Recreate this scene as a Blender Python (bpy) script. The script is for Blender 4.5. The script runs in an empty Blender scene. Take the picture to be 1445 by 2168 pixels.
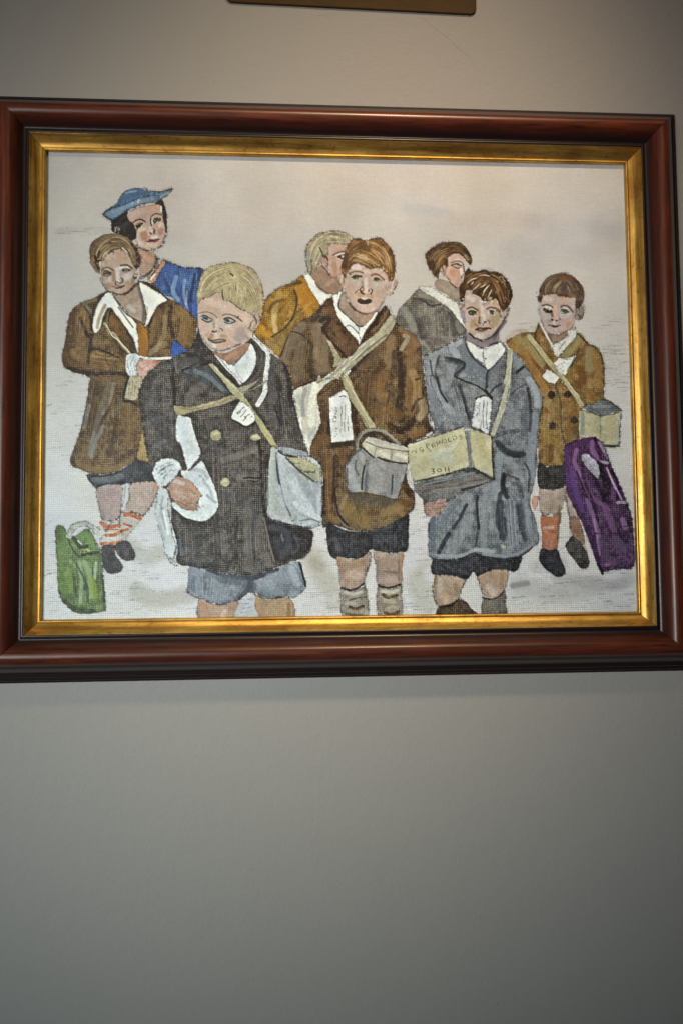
# A framed oil painting of eight children and a woman, hanging on a painted wall, seen from a little below.
import bpy, math, numpy as np
from mathutils import Matrix, Vector
D = bpy.data; scene = bpy.context.scene; COL = scene.collection
# ---------------------------------------------------------------- camera, world, light, exposure
FPX = 1836.60                                    # focal length in pixels of the 1445 x 2168 photograph
RV = (-0.060166, -0.069795, -0.007739); TV = (0.001906, -0.086864, 0.584433); CW, CH = 0.396, 0.31181      # pose; visible width and height of the canvas in metres
def _rot(r):
    th = np.linalg.norm(r); k = np.array(r)/th; K = np.array([[0, -k[2], k[1]], [k[2], 0, -k[0]], [-k[1], k[0], 0]])
    return np.eye(3)+math.sin(th)*K+(1-math.cos(th))*K@K
RC = _rot(RV); T = np.array(TV)
def photo_px(x, z, y=0.0):
    """photograph pixel of a point of the room (x right, y into the wall, z up; canvas face at y = 0)"""
    q = np.stack([x, -z, y+0*x], -1)@RC.T+T
    return 722.5+FPX*q[..., 0]/q[..., 2], 1084+FPX*q[..., 1]/q[..., 2]
def room_pt(px, py, y):
    d = RC.T@np.array([(px-722.5)/FPX, (py-1084)/FPX, 1]); o = -RC.T@T; s = (y-o[2])/d[2]; p = o+s*d
    return Vector((p[0], y, -p[1]))
F3 = np.array([[1, 0, 0], [0, 0, 1], [0, -1, 0]])          # fitted frame (x, down, in) -> Blender (x, in, up)
cam = D.objects.new('camera', D.cameras.new('camera')); COL.objects.link(cam); scene.camera = cam
Rb = F3@RC.T@np.diag([1, -1, -1]); pos = F3@(-RC.T@T)
M = Matrix([list(Rb[i])+[pos[i]] for i in range(3)]+[[0, 0, 0, 1]]); cam.matrix_world = M
cam.data.sensor_fit = 'HORIZONTAL'; cam.data.sensor_width = 36; cam.data.lens = 36*FPX/1445
cam.data.clip_start = .01; cam.data.clip_end = 100
cam.data.dof.use_dof = True; cam.data.dof.focus_distance = .575; cam.data.dof.aperture_fstop = 11.0
world = D.worlds.new('World'); scene.world = world; world.use_nodes = True
world.node_tree.nodes['Background'].inputs[0].default_value = (.90, .95, 1.0, 1); world.node_tree.nodes['Background'].inputs[1].default_value = .015
def lamp(name, kind, loc, at, energy, col, **kw):
    l = D.lights.new(name, kind); l.energy = energy; l.color = col
    for k, v in kw.items(): setattr(l, k, v)
    o = D.objects.new(name, l); COL.objects.link(o); o.location = loc
    o.rotation_euler = (Vector(at)-Vector(loc)).to_track_quat('-Z', 'Y').to_euler(); return o
lamp('picture_downlight', 'SPOT', (.20, -1.05, 1.20), (.05, 0, .10), 39.4, (1, .655, .514), spot_size=math.radians(18), spot_blend=1.0, shadow_soft_size=.08)
lamp('ceiling_downlight', 'SPOT', (.20, -1.05, 1.20), (0, 0, .06), 49, (1, .77, .373), spot_size=math.radians(22), spot_blend=1.0, shadow_soft_size=.08)
lamp('left_room_light', 'SPOT', (-.80, -1.35, -.12), (-.02, 0, 0), 86, (1, .856, .746), spot_size=math.radians(30), spot_blend=1.0, shadow_soft_size=.32)
lamp('window_light', 'SPOT', (-.80, -1.35, -.12), (-.13, 0, -.19), 76, (.807, .99, 1), spot_size=math.radians(28), spot_blend=1.0, shadow_soft_size=.32)
scene.view_settings.view_transform = 'Standard'; scene.view_settings.look = 'None'; scene.view_settings.gamma = 1; scene.view_settings.exposure = 0

# ---------------------------------------------------------------- helpers
def material(name, **kw):
    m = D.materials.new(name); m.use_nodes = True; b = m.node_tree.nodes['Principled BSDF']
    for k, v in kw.items(): b.inputs[k].default_value = v
    return m, m.node_tree, b
def node(nt, t, **kw):
    n = nt.nodes.new(t)
    for k, v in kw.items():
        if k[0] == '_': n.inputs[int(k[1:])].default_value = v
        else: setattr(n, k, v)
    return n
def ramp(nt, src, stops):
    n = nt.nodes.new('ShaderNodeValToRGB'); e = n.color_ramp.elements
    while len(e) < len(stops): e.new(.5)
    for i, (p, c) in enumerate(stops): e[i].position = p; e[i].color = (*c, 1) if len(c) == 3 else c
    nt.links.new(src, n.inputs[0]); return n
def mesh_obj(name, verts, faces, mat, parent=None, smooth=False):
    me = D.meshes.new(name); me.from_pydata([tuple(v) for v in verts], [], faces); me.update()
    if smooth: me.shade_smooth()
    me.materials.append(mat); o = D.objects.new(name, me); COL.objects.link(o); o.parent = parent; return o
def noise(nt, vec, scale, detail=4, rough=.6, stretch=None):
    if stretch:
        mp = node(nt, 'ShaderNodeMapping'); mp.inputs['Scale'].default_value = stretch; nt.links.new(vec, mp.inputs[0]); vec = mp.outputs[0]
    n = node(nt, 'ShaderNodeTexNoise'); n.inputs['Scale'].default_value = scale; n.inputs['Detail'].default_value = detail; n.inputs['Roughness'].default_value = rough
    nt.links.new(vec, n.inputs['Vector']); return n.outputs['Fac']
def mixc(nt, fac, a, b, blend='MIX'):
    n = node(nt, 'ShaderNodeMix', data_type='RGBA', blend_type=blend)
    for i, v in ((0, fac), (6, a), (7, b)):
        if hasattr(v, 'links'): nt.links.new(v, n.inputs[i])
        else: n.inputs[i].default_value = v if i == 0 else (*v, 1)
    return n.outputs[2]
def bump(nt, b, h, strength, dist):
    n = node(nt, 'ShaderNodeBump'); n.inputs['Strength'].default_value = strength; n.inputs['Distance'].default_value = dist
    nt.links.new(h, n.inputs['Height']); nt.links.new(n.outputs[0], b.inputs['Normal'])

# ---------------------------------------------------------------- wall
WALL_Y = .010
m_wall, nt, b = material('wall_paint', Roughness=.6); b.inputs['Specular IOR Level'].default_value = .2
tc = node(nt, 'ShaderNodeTexCoord').outputs['Object']
n1 = noise(nt, tc, 6, 3); n2 = noise(nt, tc, 420, 5, .7); n3 = noise(nt, tc, 95, 2)
base = mixc(nt, n1, (.300, .300, .298), (.322, .322, .320))
sp = ramp(nt, noise(nt, tc, 160, 1, .5), [(0, (1, 1, 1)), (.80, (1, 1, 1)), (.83, (.7, .68, .65))])
nt.links.new(mixc(nt, .5, base, sp.outputs[0], 'MULTIPLY'), b.inputs['Base Color'])
ad = node(nt, 'ShaderNodeMath', operation='ADD'); nt.links.new(n2, ad.inputs[0]); nt.links.new(n3, ad.inputs[1])
bump(nt, b, ad.outputs[0], .42, .0009)
wall = mesh_obj('wall', [(-1.6, WALL_Y, -1.5), (1.6, WALL_Y, -1.5), (1.6, WALL_Y, 1.5), (-1.6, WALL_Y, 1.5)], [(0, 1, 2, 3)], m_wall)
wall['kind'] = 'structure'; wall['label'] = 'smooth grey painted wall behind the framed painting'
def crease(p0, p1, w, h, name='paint_crease'):
    a, c = room_pt(*p0, WALL_Y), room_pt(*p1, WALL_Y); d = (c-a).normalized(); s = Vector((-d.z, 0, d.x))*w; n = 24; vs = []; fs = []
    for i in range(n+1):
        t = i/n; q = a.lerp(c, t)+s*(1.6*math.sin(t*5+.4)+.5*math.sin(t*17)); k = math.sin(math.pi*min(1, t*1.02+.01))**.5
        vs += [q-s*k+Vector((0, -.00002, 0)), q+Vector((0, -h*k, 0)), q+s*k+Vector((0, -.00002, 0))]
        if i < n: fs += [(3*i, 3*i+1, 3*i+4, 3*i+3), (3*i+1, 3*i+2, 3*i+5, 3*i+4)]
    return mesh_obj(name, vs, fs, m_wall, wall, True)
crease((890, 38), (1015, 132), .0007, .0004); crease((1405, 150), (1440, 196), .0008, .0003); crease((446, 168), (456, 174), .0008, .0003); crease((668, 34), (700, 28), .0003, .0002)

# ---------------------------------------------------------------- brass plate above the frame
m_brass, nt, b = material('dull_brass', Metallic=.3, Roughness=.6); b.inputs['Specular IOR Level'].default_value = .2
tc = node(nt, 'ShaderNodeTexCoord').outputs['Object']
f = noise(nt, tc, 9, 5, .65, (1, 1, 1)); g = noise(nt, tc, 900, 2, .5, (.15, 1, 1))
nt.links.new(mixc(nt, f, (.030, .017, .006), (.070, .041, .014)), b.inputs['Base Color'])
r = node(nt, 'ShaderNodeMapRange', _3=.55, _4=.75); nt.links.new(g, r.inputs[0]); nt.links.new(r.outputs[0], b.inputs['Roughness'])
bump(nt, b, g, .15, .0003)
pl, pr = room_pt(479, 6, WALL_Y), room_pt(1006, 33, WALL_Y); pw = (pr-pl).length; ang = math.atan2(pr.z-pl.z, pr.x-pl.x)
def rounded(w, h, r, n=8):
    out = []
    for cx, cz, a0 in ((w-r, h-r, 0), (r, h-r, 90), (r, r, 180), (w-r, r, 270)):
        for i in range(n+1): t = math.radians(a0+90*i/n); out.append((cx+r*math.cos(t), cz+r*math.sin(t)))
    return out
o1 = rounded(pw, .062, .0042); o2 = [(x+(pw/2-x)*.006, z+(.031-z)*.016) for x, z in o1]; n = len(o1)
vs = [(x, 0, z) for x, z in o1]+[(x, -.0011, z) for x, z in o1]+[(x, -.0015, z) for x, z in o2]
fs = [(i, (i+1) % n, n+(i+1) % n, n+i) for i in range(n)]+[(n+i, n+(i+1) % n, 2*n+(i+1) % n, 2*n+i) for i in range(n)]+[tuple(range(2*n, 3*n))]
plate = mesh_obj('brass_plate', vs, fs, m_brass); plate.location = pl+Vector((0, -.0002, 0)); plate.rotation_euler = (0, -ang, 0)
plate['label'] = 'dull brass plate with rounded corners on the wall above the picture frame'; plate['category'] = 'plate'

# ---------------------------------------------------------------- frame
pic = D.objects.new('framed_painting', None); COL.objects.link(pic); pic.location = (0, 0, 0)
pic['label'] = 'oil painting of children with bags in mahogany and gilt frame hanging on grey wall'; pic['category'] = 'painting'
GOLD = [(.2, -2.4), (0, -.6), (.05, .6), (.4, 1.4), (1.0, 1.75), (1.6, 1.55), (1.95, 1.1), (2.2, .95), (2.6, 1.15), (3.6, 1.6), (5.0, 2.4), (6.2, 3.5), (7.2, 4.7), (8.0, 5.8), (8.8, 6.8), (9.2, 7.2), (9.3, 5.0)]
WOOD = [(9.1, 4.5), (9.15, 7.2), (9.6, 7.8), (10.4, 7.8), (11.2, 7.2), (11.9, 6.8), (12.8, 7.0), (14, 7.9), (15.4, 9.6), (16.8, 11.5), (18.2, 13.0), (20, 14.2), (22, 14.7), (24, 14.5), (26, 13.4), (27.6, 11.8), (28.7, 10.2), (30.5, 8.2), (32, 5.6), (33, 3.6),
    (33.3, 2.8), (33.5, 1.2), (34.2, .2), (35, -.2), (36.2, -.6), (37, -1.2), (37.3, -2.8), (37.6, -4), (38.8, -4.5), (39.6, -5), (40, -6.6), (40.6, -7.2), (41.3, -7.6), (41.5, -9.9)]
def profile(P, n=4):
    P = np.array(P); Q = np.vstack([2*P[0]-P[1], P, 2*P[-1]-P[-2]]); out = []
    for i in range(1, len(Q)-2):
        p0, p1, p2, p3 = Q[i-1:i+3]
        for k in range(n):
            t = k/n; out.append(.5*(2*p1+(p2-p0)*t*.9+(2*p0-5*p1+4*p2-p3)*t*t*.9+(3*p1-p0-3*p2+p3)*t**3*.9)+.05*(p2-p1)*t*2)
    out.append(Q[-2]); return np.array(out)*.001
def rail(name, P, half, mat, place, gap=.00013):
    """one mitred length of moulding; local x runs along it, z points outwards, -y towards the room"""
    N = 60; pr_ = profile(P); vs = []; fs = []; k = len(pr_); rs = np.random.RandomState(int(half*1e6) % 97)
    for i in range(N+1):
        s = 2*i/N-1
        for u, h in pr_:
            x = s*(half+u-gap); vs.append((x, -h, u))
    for i in range(N):
        for j in range(k-1): fs.append((i*k+j, (i+1)*k+j, (i+1)*k+j+1, i*k+j+1))
    o = mesh_obj(name, vs, fs, mat, pic, True); ang, loc = place
    o.rotation_euler = (0, ang, 0); o.location = loc
    a = o.data.attributes.new('across', 'FLOAT', 'POINT'); a.data.foreach_set('value', np.tile(pr_[:, 0]*1000, N+1).astype(np.float32))
    return o
m_gold, nt, b = material('rubbed_gilt', Metallic=.86, Roughness=.36)
tc = node(nt, 'ShaderNodeTexCoord').outputs['Object']; oi = node(nt, 'ShaderNodeObjectInfo')
va = node(nt, 'ShaderNodeVectorMath', operation='ADD'); nt.links.new(tc, va.inputs[0]); nt.links.new(oi.outputs['Location'], va.inputs[1]); tv = va.outputs[0]
streak = noise(nt, tv, 60, 6, .7, (.35, 6, 6)); cloud = noise(nt, tv, 26, 3, .6, (1, 1.5, 1.5)); fine = noise(nt, tv, 420, 4, .7, (.6, 1, 1))
c0 = mixc(nt, ramp(nt, streak, [(.3, (0, 0, 0)), (.62, (1, 1, 1))]).outputs[0], (.34, .18, .035), (.92, .60, .16))
c1 = mixc(nt, ramp(nt, cloud, [(.35, (0, 0, 0)), (.75, (1, 1, 1))]).outputs[0], c0, (.36, .19, .04))
mn = node(nt, 'ShaderNodeMath', operation='MULTIPLY'); nt.links.new(ramp(nt, fine, [(.55, (0, 0, 0)), (.68, (1, 1, 1))]).outputs[0], mn.inputs[0]); nt.links.new(cloud, mn.inputs[1])
c2 = mixc(nt, mn.outputs[0], c1, (.05, .028, .012))
at = node(nt, 'ShaderNodeAttribute', attribute_name='across')
gr = ramp(nt, at.outputs['Fac'], [(0, (1, 1, 1)), (.5, (0, 0, 0))])
mm = node(nt, 'ShaderNodeMapRange', _1=1.9, _2=2.15, _3=0, _4=1); nt.links.new(at.outputs['Fac'], mm.inputs[0]); m2 = node(nt, 'ShaderNodeMapRange', _1=2.2, _2=2.9, _3=1, _4=0); nt.links.new(at.outputs['Fac'], m2.inputs[0])
m3 = node(nt, 'ShaderNodeMath', operation='MULTIPLY'); nt.links.new(mm.outputs[0], m3.inputs[0]); nt.links.new(m2.outputs[0], m3.inputs[1]); m4 = node(nt, 'ShaderNodeMath', operation='MULTIPLY', _1=.6); nt.links.new(m3.outputs[0], m4.inputs[0])
nt.links.new(mixc(nt, m4.outputs[0], c2, (.12, .06, .02)), b.inputs['Base Color'])
r = node(nt, 'ShaderNodeMapRange', _3=.30, _4=.54); nt.links.new(streak, r.inputs[0]); nt.links.new(r.outputs[0], b.inputs['Roughness'])
bump(nt, b, fine, .25, .0003)
m_wood, nt, b = material('mahogany_lacquer', Roughness=.36); b.inputs['Specular IOR Level'].default_value = .38; b.inputs['Coat Weight'].default_value = .25; b.inputs['Coat Roughness'].default_value = .2
tc = node(nt, 'ShaderNodeTexCoord').outputs['Object']; oi = node(nt, 'ShaderNodeObjectInfo')
va = node(nt, 'ShaderNodeVectorMath', operation='ADD'); nt.links.new(tc, va.inputs[0]); nt.links.new(oi.outputs['Location'], va.inputs[1]); tv = va.outputs[0]
gr1 = noise(nt, tv, 55, 8, .72, (.5, 7, 7)); gr2 = noise(nt, tv, 16, 4, .6, (.5, 3, 3)); pore = noise(nt, tv, 260, 3, .6, (.10, 1.6, 1.6))
red = mixc(nt, ramp(nt, gr1, [(.30, (0, 0, 0)), (.66, (1, 1, 1))]).outputs[0], (.022, .006, .004), (.165, .034, .014))
red = mixc(nt, ramp(nt, gr2, [(.35, (0, 0, 0)), (.7, (1, 1, 1))]).outputs[0], red, (.050, .012, .007))
red = mixc(nt, ramp(nt, pore, [(.58, (0, 0, 0)), (.70, (1, 1, 1))]).outputs[0], red, (.022, .008, .006))
at = node(nt, 'ShaderNodeAttribute', attribute_name='across')
wob = node(nt, 'ShaderNodeMath', operation='MULTIPLY_ADD', _1=3.0, _2=-1.5); nt.links.new(gr2, wob.inputs[0])
ac = node(nt, 'ShaderNodeMath', operation='ADD'); nt.links.new(at.outputs['Fac'], ac.inputs[0]); nt.links.new(wob.outputs[0], ac.inputs[1])
a1 = node(nt, 'ShaderNodeMapRange', _1=12.0, _2=19.5, _3=0, _4=1); a1.interpolation_type = 'SMOOTHSTEP'; nt.links.new(ac.outputs[0], a1.inputs[0])
a2 = node(nt, 'ShaderNodeMapRange', _1=25.6, _2=30.2, _3=1, _4=0); nt.links.new(ac.outputs[0], a2.inputs[0])
am = node(nt, 'ShaderNodeMath', operation='MULTIPLY'); nt.links.new(a1.outputs[0], am.inputs[0]); nt.links.new(a2.outputs[0], am.inputs[1])
nt.links.new(mixc(nt, am.outputs[0], (.013, .007, .008), red), b.inputs['Base Color'])
bump(nt, b, gr1, .22, .0003)
for name, P, mat in (('gilt_slip', GOLD, m_gold), ('frame_rail', WOOD, m_wood)):
    rail(name, P, CW/2, mat, (0, (0, 0, CH/2))); rail(name, P, CW/2, mat, (math.pi, (0, 0, -CH/2)))
    rail(name, P, CH/2, mat, (math.pi/2, (CW/2, 0, 0))); rail(name, P, CH/2, mat, (-math.pi/2, (-CW/2, 0, 0)))
# ---------------------------------------------------------------- paint engine
# The picture in the frame is an oil painting: it is painted here, stroke by stroke, into
# arrays laid out over the canvas; colour, relief and region then become real mesh data.
PX0, PY0, PW, PH = 76, 306, 1290, 1020
_rs = np.random.RandomState(7)
def _vn(step, step2=None):
    step2 = step2 or step
    h, w = int(PH/step)+3, int(PW/step2)+3
    g = _rs.rand(h, w).astype(np.float32)
    y = np.arange(PH)/step; x = np.arange(PW)/step2
    yi = y.astype(int); xi = x.astype(int); fy = (y-yi)[:, None]; fx = (x-xi)[None]
    fy = fy*fy*(3-2*fy); fx = fx*fx*(3-2*fx)
    a = g[yi][:, xi]; b = g[yi][:, xi+1]; c = g[yi+1][:, xi]; d = g[yi+1][:, xi+1]
    return (a*(1-fx)+b*fx)*(1-fy)+(c*(1-fx)+d*fx)*fy
N1, N2, N4, N9, N30, N90 = _vn(1.3), _vn(2.4), _vn(4.5), _vn(10), _vn(32), _vn(95)
M2, M4, M9 = _vn(2.2), _vn(5), _vn(12)
NH, NV = _vn(2.0, 14), _vn(16, 1.8)
N1b = _vn(1.5)
WX, WY = (M9-.5)*2.6+(M4-.5)*2+(N1-.5)*1.3, (N9-.5)*2.6+(N4-.5)*2+(N1b-.5)*1.3
YY, XX = np.mgrid[0:PH, 0:PW].astype(np.float32)
_ph = 2*math.pi/4.05
_cx = .5+.5*np.cos((XX+(N30-.5)*5)*_ph); _cy = .5+.5*np.cos((YY+(_vn(36)-.5)*5)*_ph*.98)
WEAVE = np.clip(_cx*_cy*1.25+(N1-.5)*.55*(_cx+_cy), 0, 1)     # thread crests of the cloth
IMG = np.zeros((PH, PW, 3), np.float32); IDM = np.zeros((PH, PW), np.int16); HGT = np.zeros((PH, PW), np.float32)
TILES = dict(S=(0,0,1), A=(100,380,4.25), B=(100,680,4.25), C=(90,980,4.25), D=(400,520,4.25), E=(340,800,4.25), F=(340,1060,4.25),
    G=(540,470,4.25), H=(600,780,4.25), I=(640,1040,4.817), J=(820,480,4.25), K=(840,780,4.25), L=(860,1050,4.25), M=(1050,540,4.817),
    N=(1070,820,4.817), a=(160,480,8.028), b=(210,390,9.03), c=(400,580,8.028), d=(710,500,10.32), e=(960,560,10.32), f=(1120,570,10.32),
    g=(690,480,15.48), k=(850,890,6.881), t=(680,810,15.49), u=(480,830,16.05))
TAGS = ['canvas']
def tid(n):
    if n not in TAGS: TAGS.append(n)
    return TAGS.index(n)
def pts(s):
    out = []; t = TILES['S']
    for w in s.split():
        if w[0].isalpha(): t = TILES[w]; continue
        x, y = w.split(','); out.append((t[0]+float(x)/t[2]-PX0, t[1]+float(y)/t[2]-PY0))
    return np.array(out, np.float32)
def cr(P, closed, n=5):
    if len(P) < 3 or n < 2: return np.vstack([P, P[:1]]) if closed else P
    Q = np.vstack([P[-1:], P, P[:2]]) if closed else np.vstack([P[:1]*2-P[1:2], P, P[-1:]*2-P[-2:-1]])
    out = []
    for i in range(1, len(Q)-2):
        p0, p1, p2, p3 = Q[i-1:i+3]
        for k in range(n):
            t = k/n
            out.append(.5*((2*p1)+(p2-p0)*t+(2*p0-5*p1+4*p2-p3)*t*t+(3*p1-p0-3*p2+p3)*t**3))
    out.append(Q[-2]); return np.array(out, np.float32)
def hx(c): return np.array([int(c[i:i+2], 16)/255 for i in (0, 2, 4)], np.float32)
def box(P, m):
    x0 = max(0, int(P[:, 0].min()-m)); x1 = min(PW, int(P[:, 0].max()+m)+2)
    y0 = max(0, int(P[:, 1].min()-m)); y1 = min(PH, int(P[:, 1].max()+m)+2)
    return (slice(y0, y1), slice(x0, x1)) if x1 > x0 and y1 > y0 else None
def pmask(P, b):
    X = XX[b]; Y = YY[b]; m = np.zeros(X.shape, np.float32)
    for oy in (-.25, .25):
        for ox in (-.25, .25):
            x = X+WX[b]*.45+ox; y = Y+WY[b]*.45+oy; ins = np.zeros(X.shape, bool)
            for i in range(len(P)-1):
                ax, ay = P[i]; bx, by = P[i+1]
                if ay == by: continue
                ins ^= ((ay > y) != (by > y)) & (x < (bx-ax)*(y-ay)/(by-ay)+ax)
            m += ins*.25
    return m
def F(tag, s, c1, c2=None, tex=.9, low=.8, sm=4, o=0, oc='1e1b20', a=1, h=.35, base=.0, lw=1.9, grain=None):
    """a painted area: c1 in the hollows of the weave, c2 on its crests; o = strength of a charcoal outline"""
    P = cr(pts(s), True, sm); b = box(P, 3)
    if b is None: return
    m = pmask(P, b)*a; c1 = hx(c1); c2 = c1*1.12 if c2 is None else hx(c2)
    g = N9 if grain is None else {'v': NV, 'h': NH}[grain]
    k = np.clip(base+.38+tex*(WEAVE[b]-.3)*.8+low*((N9[b]-.5)*.35+(N30[b]-.5)*.25+(g[b]-.5)*.3)+(N2[b]-.5)*.45+(N4[b]-.5)*.3, 0, 1)[..., None]
    col = c1+(c2-c1)*k; col = col*(1+.07*(N30[b][..., None]-.5)+.05*(N1[b][..., None]-.5))
    IMG[b] = IMG[b]*(1-m[..., None])+col*m[..., None]
    HGT[b] = HGT[b]*(1-m)+m*(h+.25*N4[b]*h)
    if tag: IDM[b][m > .5] = tid(tag)
    if o:
        S(None, lw*3.2, oc, a=o*.32, dry=1.35, soft=3, P=P, br=0); S(None, lw*.85, oc, a=o*.78, dry=.85, P=P)
def S(s, w, c, a=1, soft=1.0, dry=.0, taper=0, on=None, tag=None, sm=4, P=None, h=0, br=.25, c2=None):
    """a brush stroke along a path; dry = how much it breaks up on the weave; br = bristle streaks"""
    if P is None:
        P = cr(pts(s), False, sm)
        if w < 4 and br == .25 and not on: w = w*1.22
    if len(P) < 2: P = np.vstack([P, P+.5])
    b = box(P, w/2+soft*2+3)
    if b is None: return
    X = XX[b]+WX[b]*.3; Y = YY[b]+WY[b]*.3
    D = np.full(X.shape, 1e9, np.float32); U = np.zeros(X.shape, np.float32); V = np.zeros(X.shape, np.float32)
    L = np.hypot(*(P[1:]-P[:-1]).T); T = max(L.sum(), 1e-3); acc = 0
    for i in range(len(P)-1):
        ax, ay = P[i]; dx, dy = P[i+1]-P[i]; l2 = dx*dx+dy*dy
        if l2 < 1e-6: continue
        t = np.clip(((X-ax)*dx+(Y-ay)*dy)/l2, 0, 1); d = np.hypot(X-ax-t*dx, Y-ay-t*dy); q = d < D
        D[q] = d[q]; U[q] = acc+t[q]*L[i]; V[q] = (((X-ax)*dy-(Y-ay)*dx)/math.sqrt(l2))[q]; acc += L[i]
    r = w/2*np.ones_like(D)
    if taper: r = r*(1-taper*np.abs(2*U/T-1)**2)
    m = np.clip((r-D)/soft+.5, 0, 1); m = m*m*(3-2*m)
    if br:
        n = N1[(V*1.7+60).astype(int) % PH, (U*.16+V*.0+w*7).astype(int) % PW]; m = m*(1-br*1.3*np.clip(n-.3, 0, 1))
    if dry: m = m*np.clip(1.25-dry*(.55*WEAVE[b]+1.5*N2[b]*N4[b]*1.6), 0, 1)
    if on is not None:
        ids = [i for i, n in enumerate(TAGS) if any(n == o or n.startswith(o+'.') for o in on.split('|'))]
        m = m*np.isin(IDM[b], ids)
    if a < .8 and w > 3.5 and on: a = min(.9, a*1.35)
    elif w < 3.6 and not on and a >= .7: a = min(1, a*1.1)
    m = m*a; col = hx(c); col = col*(1+.16*(N2[b][..., None]-.5))
    if c2 is not None: col = col+(hx(c2)-hx(c))*N4[b][..., None]
    IMG[b] = IMG[b]*(1-m[..., None])+col*m[..., None]
    if h: HGT[b] = HGT[b]+m*h*(.6+.8*N1[b])
    if tag: IDM[b][m > .45] = tid(tag)
def O(s, w=2.0, a=.85, c='1e1b20', dry=.6, on=None, sm=4):
    S(s, w*3, c, a=a*.3, dry=1.35, soft=3, on=on, sm=sm, br=0); S(s, w*.9, c, a=a*.85, dry=dry+.1, on=on, sm=sm, br=.15)
def hair(sa, sb, n, cols, w=1.3, a=.75, on=None, h=.25, ln=.6, seed=1, j=1.5):
    """n fine strands running like the two guide paths, spread between them"""
    if on and on.endswith('coat'): a = a*.65
    A, B = pts(sa), pts(sb); r = np.random.RandomState(seed)
    A = cr(A, False, 6); B = cr(B, False, 6); k = min(len(A), len(B))
    A = A[np.linspace(0, len(A)-1, k).astype(int)]; B = B[np.linspace(0, len(B)-1, k).astype(int)]
    for i in range(n):
        u = r.rand(); Q = A*(1-u)+B*u+r.randn(2)*j*.5; s0 = r.rand()*(1-ln); l = ln*(.5+.8*r.rand())
        i0 = int(s0*(k-1)); i1 = max(i0+2, min(k, int((s0+l)*(k-1))+1))
        S(None, w*(.6+.8*r.rand()), cols[r.randint(len(cols))], a=a*(.5+.5*r.rand()), soft=.9, taper=.7, on=on, P=Q[i0:i1].astype(np.float32), h=h, br=0)
def dots(s, n, c, w=1.6, a=.8, sp=6, on=None, seed=3):
    r = np.random.RandomState(seed); P = pts(s)
    for i in range(n):
        q = P[r.randint(len(P))]+r.randn(2)*sp; S(None, w*(.6+.8*r.rand()), c, a=a, on=on, P=np.array([q, q+r.randn(2)*.8], np.float32), br=0)
def B(s, w, c, a=.6, on=None, soft=None): S(s, w, c, a=a, soft=soft or w*.55, on=on, br=.0)     # soft blended patch
def blur(A, r):
    for ax in (0, 1):
        for _ in range(2):
            P = np.pad(A, [(r+1, r) if i == ax else (0, 0) for i in range(A.ndim)], mode='edge').cumsum(ax, dtype=np.float64)
            n = A.shape[ax]; A = ((np.take(P, range(2*r+1, 2*r+1+n), ax)-np.take(P, range(0, n), ax))/(2*r+1)).astype(np.float32)
    return A
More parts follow.
